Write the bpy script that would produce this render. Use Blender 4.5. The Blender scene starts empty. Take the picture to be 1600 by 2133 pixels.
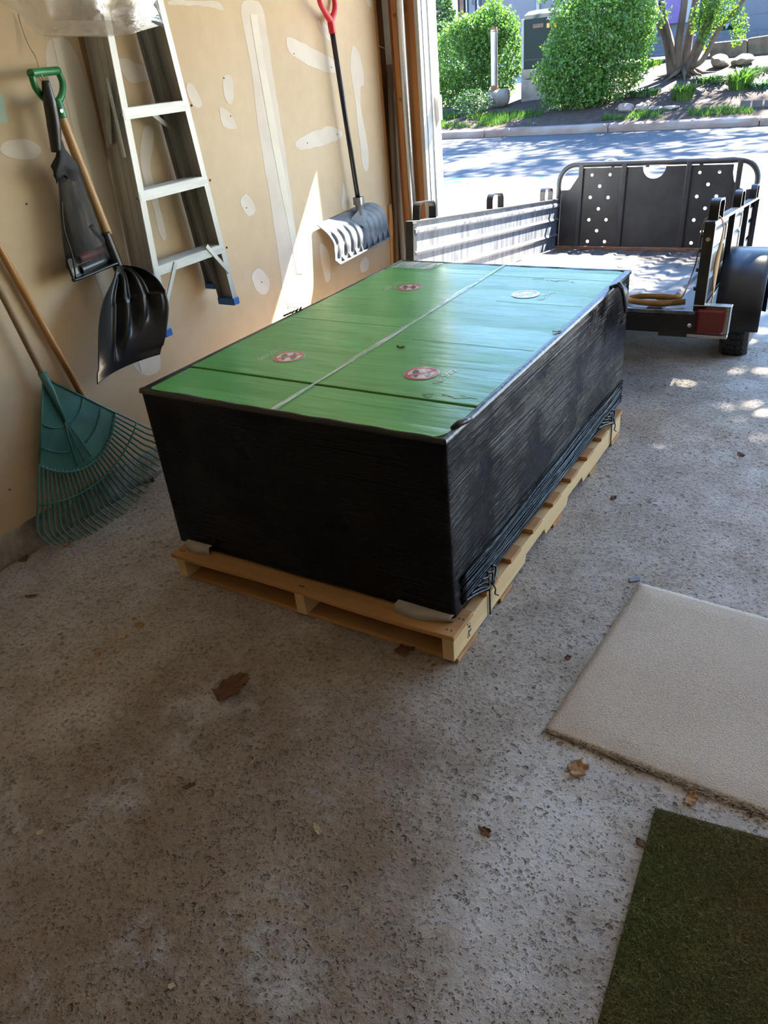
import bpy, bmesh, math, random
from mathutils import Vector, Matrix, noise as mnoise
from mathutils.geometry import tessellate_polygon
C = bpy.context.scene.collection
S = bpy.context.scene
V = Vector
rnd = random.Random(7)

# ------------------------------------------------------------------ camera
H = 1.55
AX = ((0.85783501, 0.19369661, -0.47602596), (0.50631262, -0.47736123, 0.71817393), (-0.08812848, -0.85709269, -0.50756822))
cd = bpy.data.cameras.new('camera'); cam = bpy.data.objects.new('camera', cd); C.objects.link(cam)
right = V((AX[0][0], AX[1][0], AX[2][0])).normalized(); down = V((AX[0][1], AX[1][1], AX[2][1])); fwd = V((AX[0][2], AX[1][2], AX[2][2])).normalized()
down = (down - right*right.dot(down)); down.normalize(); fwd = right.cross(down)
M = Matrix((right, -down, -fwd)).transposed().to_4x4(); M.translation = V((0, 0, H))
cam.matrix_world = M
cd.sensor_fit = 'HORIZONTAL'; cd.sensor_width = 36.0; cd.lens = 36.0; cd.clip_start = 0.05; cd.clip_end = 300
S.camera = cam

# ------------------------------------------------------------------ light
w = bpy.data.worlds.new('sky'); S.world = w; w.use_nodes = True
nt = w.node_tree; nt.nodes.clear()
sky = nt.nodes.new('ShaderNodeTexSky'); sky.sky_type = 'NISHITA'; sky.sun_disc = False
sky.sun_elevation = math.radians(48.3); sky.sun_rotation = math.radians(16.5); sky.air_density = 1.0; sky.dust_density = 0.0; sky.ozone_density = 3.0
bg = nt.nodes.new('ShaderNodeBackground'); bg.inputs[1].default_value = 0.5
wo = nt.nodes.new('ShaderNodeOutputWorld')
tint = nt.nodes.new('ShaderNodeMix'); tint.data_type = 'RGBA'; tint.blend_type = 'MULTIPLY'; tint.inputs[0].default_value = 1; tint.inputs[7].default_value = (1.0, .985, 1.0, 1)
hs_ = nt.nodes.new('ShaderNodeHueSaturation'); hs_.inputs['Saturation'].default_value = 1.08
nt.links.new(sky.outputs[0], hs_.inputs['Color']); nt.links.new(hs_.outputs[0], tint.inputs[6]); nt.links.new(tint.outputs[2], bg.inputs[0]); nt.links.new(bg.outputs[0], wo.inputs[0])
SUN = V((0.296, 1.0, 1.17)).normalized()
sd = bpy.data.lights.new('sun', 'SUN'); sd.energy = 36.0; sd.angle = math.radians(0.53); sd.color = (1.0, 0.94, 0.83)
sun = bpy.data.objects.new('sun', sd); C.objects.link(sun); sun.rotation_euler = SUN.to_track_quat('Z', 'Y').to_euler(); sun.location = (6, 20, 24)
S.view_settings.view_transform = 'Standard'; S.view_settings.look = 'None'; S.view_settings.gamma = 1.0
S.view_settings.use_curve_mapping = False
S.view_settings.exposure = 1.32
S.cycles.max_bounces = 10; S.cycles.diffuse_bounces = 6; S.cycles.transparent_max_bounces = 12
S.cycles.sample_clamp_indirect = 8.0; S.cycles.caustics_reflective = False; S.cycles.caustics_refractive = False

# ------------------------------------------------------------------ helpers
def PX(px, py, x=None, y=None, z=None):
    """the point of the world plane x=, y= or z= seen at that place of the photograph (used to measure the real layout)"""
    d = right*((px-800)/1600) + down*((py-1066.5)/1600) + fwd
    o = V((0, 0, H))
    t = (x/d.x) if x is not None else (y/d.y) if y is not None else ((z-H)/d.z)
    return o + d*t

def tag(o, label=None, cat=None, group=None, kind=None):
    if label: o['label'] = label
    if cat: o['category'] = cat
    if group: o['group'] = group
    if kind: o['kind'] = kind
    return o

def empty(name, loc=(0, 0, 0), rot=(0, 0, 0), label=None, cat=None, group=None):
    o = bpy.data.objects.new(name, None); C.objects.link(o); o.location = loc; o.rotation_euler = rot; o.empty_display_size = 0.05
    o['_m'] = 0
    MW[o.name] = Matrix.Translation(V(loc)) @ o.rotation_euler.to_matrix().to_4x4()
    del o['_m']
    return tag(o, label, cat, group)
MW = {}

class MB:
    def __init__(s): s.v = []; s.f = []
    def add(s, vs, fs):
        k = len(s.v); s.v += [V(p) for p in vs]; s.f += [tuple(i+k for i in f) for f in fs]; return s
    def box(s, a, b, M=None):
        (x0, y0, z0), (x1, y1, z1) = a, b
        vs = [V(p) for p in ((x0,y0,z0),(x1,y0,z0),(x1,y1,z0),(x0,y1,z0),(x0,y0,z1),(x1,y0,z1),(x1,y1,z1),(x0,y1,z1))]
        if M: vs = [M @ p for p in vs]
        return s.add(vs, [(0,3,2,1),(4,5,6,7),(0,1,5,4),(1,2,6,5),(2,3,7,6),(3,0,4,7)])
    def cbox(s, c, d, M=None):
        c = V(c); d = V(d)/2
        return s.box(c-d, c+d, M)
    def bar(s, p, q, wv, tv):
        """rectangular bar from p to q with half-width vectors wv, tv"""
        p, q, wv, tv = V(p), V(q), V(wv), V(tv)
        vs = [p-wv-tv, p+wv-tv, p+wv+tv, p-wv+tv, q-wv-tv, q+wv-tv, q+wv+tv, q-wv+tv]
        return s.add(vs, [(0,3,2,1),(4,5,6,7),(0,1,5,4),(1,2,6,5),(2,3,7,6),(3,0,4,7)])
    def tube(s, pts, r, n=10, caps=True, closed=False, squash=None):
        pts = [V(p) for p in pts]; m = len(pts)
        rs = r if isinstance(r, (list, tuple)) else [r]*m
        t0 = (pts[1]-pts[0]).normalized()
        u = t0.orthogonal().normalized(); vs = []
        for i in range(m):
            if closed: t = (pts[(i+1) % m]-pts[i-1]).normalized()
            else: t = (pts[min(i+1, m-1)]-pts[max(i-1, 0)]).normalized()
            u = (u - t*u.dot(t)).normalized(); b = t.cross(u)
            for j in range(n):
                a = 2*math.pi*j/n; vs.append(pts[i] + (u*math.cos(a)+b*math.sin(a))*rs[i])
        fs = []
        for i in range(m if closed else m-1):
            for j in range(n):
                a, b2 = i*n+j, i*n+(j+1) % n; c, d = ((i+1) % m)*n+(j+1) % n, ((i+1) % m)*n+j
                fs.append((a, b2, c, d))
        if caps and not closed: fs += [tuple(range(n))[::-1], tuple((m-1)*n+j for j in range(n))]
        return s.add(vs, fs)
    def grid(s, P, nu, nv, thick=None):
        """P[i][j] points; optional thickness vector function (gives a solid shell)"""
        top = [V(P[i][j]) for i in range(nu) for j in range(nv)]
        fs = [(i*nv+j, (i+1)*nv+j, (i+1)*nv+j+1, i*nv+j+1) for i in range(nu-1) for j in range(nv-1)]
        if thick is None: return s.add(top, fs)
        n = nu*nv; bot = [p + (thick(p) if callable(thick) else V(thick)) for p in top]
        fs2 = [tuple(x+n for x in f[::-1]) for f in fs]
        rim = [i*nv for i in range(nu)] + [(nu-1)*nv+j for j in range(1, nv)] + [i*nv+nv-1 for i in range(nu-2, -1, -1)] + [j for j in range(nv-2, 0, -1)]
        fs3 = [(rim[k], rim[(k+1) % len(rim)], rim[(k+1) % len(rim)]+n, rim[k]+n)[::-1] for k in range(len(rim))]
        return s.add(top+bot, fs+fs2+fs3)
    def prism(s, poly, ext, holes=()):
        """flat polygon (3-D points), optional holes, extruded by vector ext"""
        loops = [[V(p) for p in poly]] + [[V(p) for p in h] for h in holes]
        tris = tessellate_polygon(loops); flat = [p for l in loops for p in l]; n = len(flat); ext = V(ext)
        vs = flat + [p+ext for p in flat]; fs = [tuple(t) for t in tris] + [tuple(i+n for i in t[::-1]) for t in tris]
        k = 0
        for l in loops:
            m = len(l)
            for i in range(m): a, b = k+i, k+(i+1) % m; fs.append((a, b, b+n, a+n))
            k += m
        return s.add(vs, fs)
    def lathe(s, prof, M, n=24, closed=False):
        """prof: (radius, height) pairs around local z, placed by M"""
        vs = []; m = len(prof)
        for r_, h_ in prof:
            for j in range(n):
                a = 2*math.pi*j/n; vs.append(M @ V((r_*math.cos(a), r_*math.sin(a), h_)))
        fs = []
        for i in range(m if closed else m-1):
            for j in range(n): fs.append((i*n+j, i*n+(j+1) % n, ((i+1) % m)*n+(j+1) % n, ((i+1) % m)*n+j))
        if not closed: fs += [tuple(range(n))[::-1], tuple((m-1)*n+j for j in range(n))]
        return s.add(vs, fs)
    def build(s, name, mat, parent=None, smooth=False, local=False, bevel=0, recalc=True, origin=None):
        me = bpy.data.meshes.new(name); o = bpy.data.objects.new(name, me); C.objects.link(o)
        vs = s.v
        if parent is not None:
            o.parent = parent
            PM = MW[parent.name]
            if not local:
                inv = PM.inverted(); vs = [inv @ p for p in vs]
            c = sum(vs, V())/max(1, len(vs)); vs = [p-c for p in vs]; o.location = c
            MW[o.name] = PM @ Matrix.Translation(c)
        else:
            if origin is None:
                xs = [p.x for p in vs]; ys = [p.y for p in vs]; c = V(((min(xs)+max(xs))/2, (min(ys)+max(ys))/2, min(p.z for p in vs)))
            else: c = V(origin)
            vs = [p-c for p in vs]; o.location = c; MW[o.name] = Matrix.Translation(c)
        me.from_pydata(vs, [], s.f); me.update()
        if recalc:
            bm = bmesh.new(); bm.from_mesh(me); bmesh.ops.recalc_face_normals(bm, faces=bm.faces); bm.to_mesh(me); bm.free()
        if mat: me.materials.append(mat)
        if smooth:
            for p in me.polygons: p.use_smooth = True
            if smooth == 'auto':
                try: me.set_sharp_from_angle(angle=math.radians(38))
                except Exception: pass
        if bevel:
            b = o.modifiers.new('bevel', 'BEVEL'); b.width = bevel; b.segments = 2; b.limit_method = 'ANGLE'
        return o

def arc(c, a, b, t0, t1, n):
    """points c + a*cos + b*sin"""
    return [V(c)+V(a)*math.cos(t0+(t1-t0)*i/n)+V(b)*math.sin(t0+(t1-t0)*i/n) for i in range(n+1)]

def chaikin(p, it=2):
    for _ in range(it):
        q = []
        for i in range(len(p)):
            a, b = V(p[i]), V(p[(i+1) % len(p)]); q += [a*0.78+b*0.22, a*0.22+b*0.78]
        p = q
    return p

def polyline(pts, n):
    """smooth resample (Catmull-Rom) of an open line"""
    pts = [V(p) for p in pts]; out = []
    for i in range(len(pts)-1):
        p0, p1, p2, p3 = pts[max(i-1, 0)], pts[i], pts[i+1], pts[min(i+2, len(pts)-1)]
        for k in range(n):
            t = k/n
            out.append(0.5*((2*p1)+(p2-p0)*t+(2*p0-5*p1+4*p2-p3)*t*t+(3*p1-p0-3*p2+p3)*t**3))
    return out+[pts[-1]]

def lerpline(line, t):
    x = t*(len(line)-1); i = min(int(x), len(line)-2); return V(line[i]).lerp(V(line[i+1]), x-i)

def text_poly(body, size, fn, depth, mat, name, parent, local=False):
    """letters as a thin solid; fn maps the 2-D text plane to 3-D"""
    cu = bpy.data.curves.new('letters', 'FONT'); cu.body = body; cu.size = size; cu.align_x = 'CENTER'; cu.align_y = 'CENTER'
    ob = bpy.data.objects.new('letters', cu); C.objects.link(ob)
    dg = bpy.context.evaluated_depsgraph_get(); me = bpy.data.meshes.new_from_object(ob.evaluated_get(dg))
    mb = MB(); mb.add([fn(v.co.x, v.co.y) for v in me.vertices], [tuple(p.vertices) for p in me.polygons])
    bpy.data.objects.remove(ob); bpy.data.curves.remove(cu); bpy.data.meshes.remove(me)
    o = mb.build(name, mat, parent, local=local)
    sm = o.modifiers.new('thickness', 'SOLIDIFY'); sm.thickness = depth; sm.offset = 0
    return o

# ------------------------------------------------------------------ materials
class NT:
    def __init__(s, name):
        s.m = bpy.data.materials.new(name); s.m.use_nodes = True; s.t = s.m.node_tree; s.t.nodes.clear()
        s.o = s.n('ShaderNodeOutputMaterial'); s.b = s.n('ShaderNodeBsdfPrincipled'); s.l(s.b, 0, s.o, 0)
        s.tc = s.n('ShaderNodeTexCoord')
    def n(s, t, **k):
        x = s.t.nodes.new(t)
        for a, b in k.items(): setattr(x, a, b)
        return x
    def l(s, a, ao, b, bi): s.t.links.new(a.outputs[ao], b.inputs[bi])
    def mapping(s, scale=(1, 1, 1), rot=(0, 0, 0), co='Object'):
        mp = s.n('ShaderNodeMapping'); mp.inputs['Scale'].default_value = scale; mp.inputs['Rotation'].default_value = rot
        s.l(s.tc, co, mp, 0); return mp
    def noise(s, scale, detail=4, rough=.55, src=None, dist=0):
        x = s.n('ShaderNodeTexNoise'); x.inputs['Scale'].default_value = scale; x.inputs['Detail'].default_value = detail
        x.inputs['Roughness'].default_value = rough; x.inputs['Distortion'].default_value = dist
        if src: s.l(src, 0, x, 'Vector')
        else: s.l(s.tc, 'Object', x, 'Vector')
        return x
    def ramp(s, src, so, stops):
        x = s.n('ShaderNodeValToRGB'); e = x.color_ramp.elements
        while len(e) > 2: e.remove(e[-1])
        for i, (p, c) in enumerate(stops):
            el = e[i] if i < 2 else e.new(p)
            el.position = p; el.color = (*c, 1) if len(c) == 3 else c
        s.l(src, so, x, 0); return x
    def mix(s, fac, a, b, blend='MIX'):
        x = s.n('ShaderNodeMix', data_type='RGBA', blend_type=blend)
        for inp, v in ((0, fac), (6, a), (7, b)):
            if isinstance(v, tuple) and len(v) == 2 and hasattr(v[0], 'outputs'): s.t.links.new(v[0].outputs[v[1]], x.inputs[inp])
            elif isinstance(v, (int, float)): x.inputs[inp].default_value = v
            else: x.inputs[inp].default_value = (*v, 1)
        return x
    def math(s, op, a, b=0.0, c=None):
        x = s.n('ShaderNodeMath', operation=op)
        for i, v in enumerate((a, b) + ((c,) if c is not None else ())):
            if isinstance(v, tuple): s.t.links.new(v[0].outputs[v[1]], x.inputs[i])
            else: x.inputs[i].default_value = v
        return x
    def bump(s, h, ho, strength, dist, prev=None):
        x = s.n('ShaderNodeBump'); x.inputs['Strength'].default_value = strength; x.inputs['Distance'].default_value = dist
        s.l(h, ho, x, 'Height')
        if prev: s.l(prev, 0, x, 'Normal')
        return x
    def set(s, **k):
        for a, b in k.items(): s.b.inputs[a.replace('_', ' ')].default_value = b
        return s

def mk(name, c1, c2=None, scale=8, rough=.6, metal=0, bump=0, bdist=.002, bscale=None, stretch=(1, 1, 1), lo=.35, hi=.65, spec=.5, coat=0, rot=(0, 0, 0)):
    m = NT(name); mp = m.mapping(stretch, rot); nz = m.noise(scale, 5, .6, mp)
    if c2 is None: c2 = tuple(x*.75 for x in c1)
    r = m.ramp(nz, 0, [(lo, c2), (hi, c1)]); m.l(r, 0, m.b, 'Base Color')
    m.set(Roughness=rough, Metallic=metal); m.b.inputs['Specular IOR Level'].default_value = spec
    if coat: m.b.inputs['Coat Weight'].default_value = coat; m.b.inputs['Coat Roughness'].default_value = .1
    if bump:
        n2 = m.noise(bscale or scale*4, 4, .6, mp); b = m.bump(n2, 0, bump, bdist); m.l(b, 0, m.b, 'Normal')
    return m.m

def wood(name, c1, c2, axis='x', scale=14, rough=.65, bump=.25):
    st = {'x': (.06, 1, 1), 'y': (1, .06, 1), 'z': (1, 1, .06)}[axis]
    m = NT(name); mp = m.mapping(st); nz = m.noise(scale, 6, .65, mp, .6); n3 = m.noise(2.2, 3, .5)
    r = m.ramp(nz, 0, [(.3, c2), (.62, c1)])
    mx = m.mix((n3, 0), (r, 0), tuple(a*.8 for a in c1)); mx.inputs[0].default_value = .3
    m.l(r, 0, m.b, 'Base Color')
    n2 = m.noise(scale*3, 4, .6, mp); b = m.bump(n2, 0, bump, .002); m.l(b, 0, m.b, 'Normal'); m.set(Roughness=rough)
    return m.m

def concrete_floor():
    m = NT('pitted_concrete'); o = m.tc
    big = m.noise(.9, 4, .6); mid = m.noise(5, 6, .65); fine = m.noise(60, 5, .7); grit = m.noise(220, 3, .6)
    # base grey, salt-white bloom and brown dirt with painted shade
    c = m.ramp(mid, 0, [(.3, (.36, .305, .25)), (.5, (.465, .41, .36)), (.7, (.57, .525, .48))])
    f = m.ramp(fine, 0, [(.3, (.62, .6, .58)), (.6, (1, 1, 1))])
    c = m.mix(.75, (c, 0), (f, 0), 'MULTIPLY')
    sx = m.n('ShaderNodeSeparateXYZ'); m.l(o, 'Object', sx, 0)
    # brown zone before the pallet: dirt, plus the cartons' shadow painted into the colour
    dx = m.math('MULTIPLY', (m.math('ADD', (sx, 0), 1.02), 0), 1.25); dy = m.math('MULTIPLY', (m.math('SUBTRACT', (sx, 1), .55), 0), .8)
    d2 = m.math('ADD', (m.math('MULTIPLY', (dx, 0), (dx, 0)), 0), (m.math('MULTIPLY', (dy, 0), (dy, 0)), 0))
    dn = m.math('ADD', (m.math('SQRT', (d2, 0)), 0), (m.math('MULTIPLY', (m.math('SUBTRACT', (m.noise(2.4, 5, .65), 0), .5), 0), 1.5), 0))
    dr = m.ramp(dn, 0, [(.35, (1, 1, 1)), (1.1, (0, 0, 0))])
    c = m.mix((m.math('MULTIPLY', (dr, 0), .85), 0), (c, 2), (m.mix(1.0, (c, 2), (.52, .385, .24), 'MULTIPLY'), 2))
    # white salt bloom
    bl = m.ramp(m.noise(3.1, 6, .7), 0, [(.54, (0, 0, 0)), (.7, (1, 1, 1))])
    c = m.mix((m.math('MULTIPLY', (bl, 0), .5), 0), (c, 2), (.66, .65, .65))
    # old salt stain on the right
    ex = m.math('MULTIPLY', (m.math('ADD', (sx, 0), .38), 0), 2.6); ey = m.math('SUBTRACT', (sx, 1), 1.06)
    e2 = m.math('SQRT', (m.math('ADD', (m.math('MULTIPLY', (ex, 0), (ex, 0)), 0), (m.math('MULTIPLY', (ey, 0), (ey, 0)), 0)), 0))
    en = m.math('ADD', (e2, 0), (m.math('MULTIPLY', (m.math('SUBTRACT', (m.noise(7, 6, .7), 0), .5), 0), .9), 0))
    er = m.ramp(en, 0, [(.12, (1, 1, 1)), (.5, (0, 0, 0))])
    c = m.mix((m.math('MULTIPLY', (er, 0), .6), 0), (c, 2), (.74, .73, .73))
    # pits
    vo = m.n('ShaderNodeTexVoronoi'); vo.inputs['Scale'].default_value = 40; vo.inputs['Randomness'].default_value = 1
    wv = m.n('ShaderNodeVectorMath', operation='MULTIPLY_ADD'); wn = m.noise(45, 3, .6); m.l(wn, 1, wv, 0); wv.inputs[1].default_value = (.022, .022, .0); m.l(o, 'Object', wv, 2)
    m.l(wv, 0, vo, 'Vector')
    rs = m.n('ShaderNodeSeparateColor'); m.l(vo, 'Color', rs, 0)
    dens = m.noise(2.1, 3, .5)
    thr = m.math('MULTIPLY', (m.math('POWER', (rs, 0), 2.2), 0), (m.math('MULTIPLY_ADD', (dens, 0), .9, -.08), 0))
    pit = m.math('SUBTRACT', (thr, 0), (vo, 'Distance')); pr = m.ramp(pit, 0, [(.0, (0, 0, 0)), (.14, (1, 1, 1))])
    v2 = m.n('ShaderNodeTexVoronoi'); v2.inputs['Scale'].default_value = 120; m.l(wv, 0, v2, 'Vector')
    r2 = m.n('ShaderNodeSeparateColor'); m.l(v2, 'Color', r2, 0)
    p2 = m.ramp(m.math('SUBTRACT', (m.math('MULTIPLY', (m.math('POWER', (r2, 0), 1.5), 0), .68), 0), (v2, 'Distance')), 0, [(.0, (0, 0, 0)), (.2, (1, 1, 1))])
    allp = m.math('MAXIMUM', (pr, 0), (m.math('MULTIPLY', (p2, 0), .6), 0))
    c = m.mix((m.math('MULTIPLY', (allp, 0), .58), 0), (c, 2), (.17, .115, .07))
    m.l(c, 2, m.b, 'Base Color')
    hgt = m.math('ADD', (m.math('MULTIPLY', (allp, 0), -1.0), 0), (m.math('MULTIPLY', (fine, 0), .55), 0))
    b1 = m.bump(hgt, 0, 1.0, .013); b2 = m.bump(grit, 0, .7, .003, b1); b3 = m.bump(mid, 0, .5, .03, b2); m.l(b3, 0, m.b, 'Normal')
    m.set(Roughness=.78); m.b.inputs['Specular IOR Level'].default_value = .35
    return m.m

def drywall():
    m = NT('drywall_paper'); n1 = m.noise(1.3, 5, .6); n2 = m.noise(14, 4, .6)
    r = m.ramp(n1, 0, [(.3, (.53, .39, .235)), (.7, (.63, .48, .305))])
    f = m.ramp(n2, 0, [(.3, (.93, .92, .9)), (.7, (1, 1, 1))]); c = m.mix(1.0, (r, 0), (f, 0), 'MULTIPLY')
    m.l(c, 2, m.b, 'Base Color'); b = m.bump(m.noise(180, 3), 0, .08, .001); m.l(b, 0, m.b, 'Normal'); m.set(Roughness=.72)
    return m.m

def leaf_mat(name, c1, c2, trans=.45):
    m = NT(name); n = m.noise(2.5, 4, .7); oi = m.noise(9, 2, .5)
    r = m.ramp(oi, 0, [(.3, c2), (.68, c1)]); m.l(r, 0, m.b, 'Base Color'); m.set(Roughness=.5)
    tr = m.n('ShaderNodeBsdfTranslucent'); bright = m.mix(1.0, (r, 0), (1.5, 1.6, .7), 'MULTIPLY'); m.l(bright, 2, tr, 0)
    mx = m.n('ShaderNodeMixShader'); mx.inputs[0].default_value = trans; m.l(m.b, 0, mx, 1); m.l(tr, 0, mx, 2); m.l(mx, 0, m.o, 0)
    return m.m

def film_mat():
    """black stretch film with fine pulled wrinkles"""
    m = NT('black_stretch_film'); m.set(Roughness=.24); m.b.inputs['Specular IOR Level'].default_value = .2; m.b.inputs['Base Color'].default_value = (.003, .0035, .006, 1)
    a = m.noise(95, 5, .6, m.mapping((.02, .02, 1.0), (.06, .03, 0))); b = m.noise(120, 4, .6, m.mapping((.03, .03, 1.0), (.14, .05, 0)))
    c = m.noise(9, 3, .5)
    mk_ = m.ramp(m.noise(3.2, 4, .6), 0, [(.40, (.15,)*3), (.62, (1,)*3)]); am = m.math('MULTIPLY', (a, 0), (mk_, 0)); bm_ = m.math('MULTIPLY', (b, 0), (mk_, 0))
    b1 = m.bump(am, 0, 1.0, .008); b2 = m.bump(bm_, 0, .6, .003, b1); b3 = m.bump(c, 0, .04, .02, b2); m.l(b3, 0, m.b, 'Normal')
    rr = m.ramp(m.noise(5, 4, .6), 0, [(.3, (.12,)*3), (.7, (.30,)*3)]); m.l(rr, 0, m.b, 'Roughness')
    return m.m

def carton_mat():
    """green printed cardboard under clear stretch film (streaks run across)"""
    m = NT('green_carton_under_film'); n = m.noise(2, 4, .6); n2 = m.noise(6, 6, .7, m.mapping((.25, 1, 1)))
    r = m.ramp(n, 0, [(.3, (.09, .33, .08)), (.7, (.125, .42, .105))]); f = m.ramp(n2, 0, [(.35, (.86, .88, .86)), (.65, (1.05, 1.03, 1.05))])
    c = m.mix(1.0, (r, 0), (f, 0), 'MULTIPLY'); m.l(c, 2, m.b, 'Base Color'); m.set(Roughness=.35)
    a = m.noise(18, 5, .62, m.mapping((.07, 1, 1), (0, 0, -.05))); b = m.noise(3, 4, .6, m.mapping((.3, 1, 1)))
    b1 = m.bump(a, 0, .32, .008); b2 = m.bump(b, 0, .5, .02, b1); m.l(b2, 0, m.b, 'Normal')
    cb = m.bump(a, 0, .5, .006); m.l(cb, 0, m.b, 'Coat Normal'); cw = m.ramp(m.noise(4.5, 6, .72, m.mapping((.22, 1, 1), (0, 0, -.05))), 0, [(.38, (.02,)*3), (.68, (.45,)*3)]); m.l(cw, 0, m.b, 'Coat Weight'); m.b.inputs['Coat Roughness'].default_value = .13
    m.b.inputs['Specular IOR Level'].default_value = .18
    return m.m

def clear_film(name, tint=(.95, .96, .98), alpha=.35, rough=.12, bump=.6, scale=9, white=.35):
    m = NT(name); m.b.inputs['Base Color'].default_value = (*tint, 1); m.set(Roughness=rough); 
    nz = m.noise(scale, 5, .65, m.mapping((1, .5, 1)), 1.0); b = m.bump(nz, 0, bump, .008); m.l(b, 0, m.b, 'Normal')
    tr = m.n('ShaderNodeBsdfTransparent'); tl = m.n('ShaderNodeBsdfTranslucent'); tl.inputs[0].default_value = (*tint, 1)
    gl = m.n('ShaderNodeBsdfGlossy'); gl.inputs['Roughness'].default_value = rough; m.l(b, 0, gl, 'Normal')
    fr = m.n('ShaderNodeFresnel'); fr.inputs[0].default_value = 1.2
    mx1 = m.n('ShaderNodeMixShader'); r = m.ramp(m.noise(scale*.7, 5, .7, None, 1.5), 0, [(.3, (white*.45,)*3), (.75, (white*.85,)*3)]); m.l(r, 0, mx1, 0); m.l(tr, 0, mx1, 1); m.l(tl, 0, mx1, 2)
    mx2 = m.n('ShaderNodeMixShader'); m.l(fr, 0, mx2, 0); m.l(mx1, 0, mx2, 1); m.l(gl, 0, mx2, 2); m.l(mx2, 0, m.o, 0)
    return m.m

def carpet_mat(name, c1, c2, scale, strength):
    m = NT(name); n = m.noise(2.2, 4, .6); f = m.noise(scale, 3, .6)
    r = m.ramp(n, 0, [(.35, c2), (.65, c1)]); g = m.ramp(f, 0, [(.3, (.72, .7, .68)), (.6, (1.05, 1.05, 1.05))])
    c = m.mix(1.0, (r, 0), (g, 0), 'MULTIPLY'); m.l(c, 2, m.b, 'Base Color'); b = m.bump(f, 0, strength, .008); m.l(b, 0, m.b, 'Normal'); m.set(Roughness=.95)
    m.b.inputs['Specular IOR Level'].default_value = .1
    return m.m

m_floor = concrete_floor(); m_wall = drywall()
m_mud = mk('joint_compound', (.68, .60, .50), (.62, .53, .43), 5, .85, bump=.15, bscale=40)
m_mud2 = mk('fresh_tape_joint', (.74, .68, .56), (.67, .60, .48), 4, .85, bump=.1)
m_found = mk('rough_foundation_concrete', (.42, .39, .35), (.16, .14, .11), 9, .9, bump=.9, bdist=.02, bscale=22)
m_ceil = mk('ceiling_board', (.84, .80, .73), (.78, .74, .66), 2, .9)
m_stud = wood('stud_pine', (.44, .19, .055), (.27, .105, .03), 'z', 16, .6)
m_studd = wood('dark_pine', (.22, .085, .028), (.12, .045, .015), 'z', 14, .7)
m_oldwood = wood('weathered_pole_wood', (.34, .25, .17), (.22, .155, .1), 'z', 18, .7)
m_white = mk('white_painted_trim', (.82, .82, .80), (.74, .74, .72), 3, .5)
m_grey = mk('grey_weatherstrip', (.45, .45, .44), (.36, .36, .35), 6, .6)
m_galv = mk('galvanised_steel', (.62, .64, .66), (.48, .50, .53), 6, .28, 1, stretch=(1, 1, .1))
m_alu = mk('brushed_aluminium', (.46, .45, .42), (.34, .325, .30), 7, .42, .35, bump=.1, stretch=(1, 1, .08))
m_alustep = mk('worn_aluminium_tread', (.52, .52, .49), (.36, .35, .33), 12, .45, .3, bump=.15, stretch=(1, .2, 1))
m_bluefoot = mk('blue_plastic_foot', (.025, .14, .42), (.02, .10, .32), 9, .45)
m_blackpl = mk('black_plastic', (.012, .012, .013), (.008, .008, .009), 9, .3, bump=.05)
m_green = mk('green_handle_plastic', (.02, .20, .055), (.015, .16, .045), 9, .35)
m_ash = wood('ash_handle_wood', (.55, .33, .14), (.42, .23, .085), 'z', 20, .45, .1)
m_ash2 = wood('varnished_handle_wood', (.50, .26, .09), (.38, .18, .055), 'z', 20, .4, .1)
m_rakewood = wood('dull_handle_wood', (.36, .235, .13), (.26, .165, .09), 'z', 20, .6, .15)
m_red = mk('red_handle_plastic', (.58, .012, .03), (.48, .008, .022), 6, .35)
m_shaft = mk('black_painted_steel', (.022, .024, .03), (.012, .013, .017), 9, .3, .4)
m_snow = mk('worn_grey_snow_blade', (.22, .225, .24), (.11, .115, .125), 14, .55, bump=.2, stretch=(1, .3, 1))
m_rake = mk('green_rake_plastic', (.06, .21, .17), (.035, .14, .115), 10, .5, bump=.1)
m_rake2 = mk('green_rake_tine_plastic', (.075, .25, .21), (.045, .16, .135), 10, .45)
m_bag = clear_film('clear_polythene', white=.5)
m_mesh = None
m_redtube = mk('faded_red_plastic', (.42, .075, .08), (.30, .05, .055), 8, .45)
m_greytube = mk('dark_grey_plastic', (.05, .055, .06), (.03, .033, .036), 8, .35)
m_pine = wood('pallet_pine', (.47, .25, .095), (.33, .155, .05), 'x', 12, .7)
m_pine_y = wood('pallet_stringer_pine', (.66, .47, .24), (.55, .36, .165), 'y', 10, .7)
m_pine_d = wood('pallet_board_red_pine', (.50, .255, .095), (.36, .17, .06), 'x', 12, .7)
m_film = film_mat(); m_carton = carton_mat()
m_rim = mk('black_film_edge', (.014, .013, .014), (.006, .006, .007), 20, .3, bump=.4, bdist=.006, bscale=30, stretch=(1, 1, 1))
m_kraft = mk('brown_cardboard_edge', (.30, .21, .13), (.2, .135, .08), 12, .8)
m_foam = mk('grey_card_corner', (.40, .37, .33), (.30, .27, .24), 10, .8)
def tape_mat():
    m = NT('clear_packing_tape'); m.b.inputs['Base Color'].default_value = (.66, .68, .62, 1); m.set(Roughness=.2)
    r = m.ramp(m.noise(24, 5, .7, m.mapping((1, .18, 1)), 1.0), 0, [(.36, (.22,)*3), (.62, (.9,)*3)]); m.l(r, 0, m.b, 'Alpha'); return m.m
m_tape = tape_mat()
m_redink = mk('red_print', (.55, .07, .055), (.47, .05, .045), 20, .35, coat=.5)
m_whiteink = mk('white_print', (.68, .66, .62), (.6, .58, .55), 20, .35, coat=.5)
m_blackink = mk('dark_print', (.07, .05, .05), (.05, .035, .035), 20, .35, coat=.5)
m_greyink = mk('pale_lettering', (.58, .64, .54), (.5, .57, .46), 20, .4, coat=.4)
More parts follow.
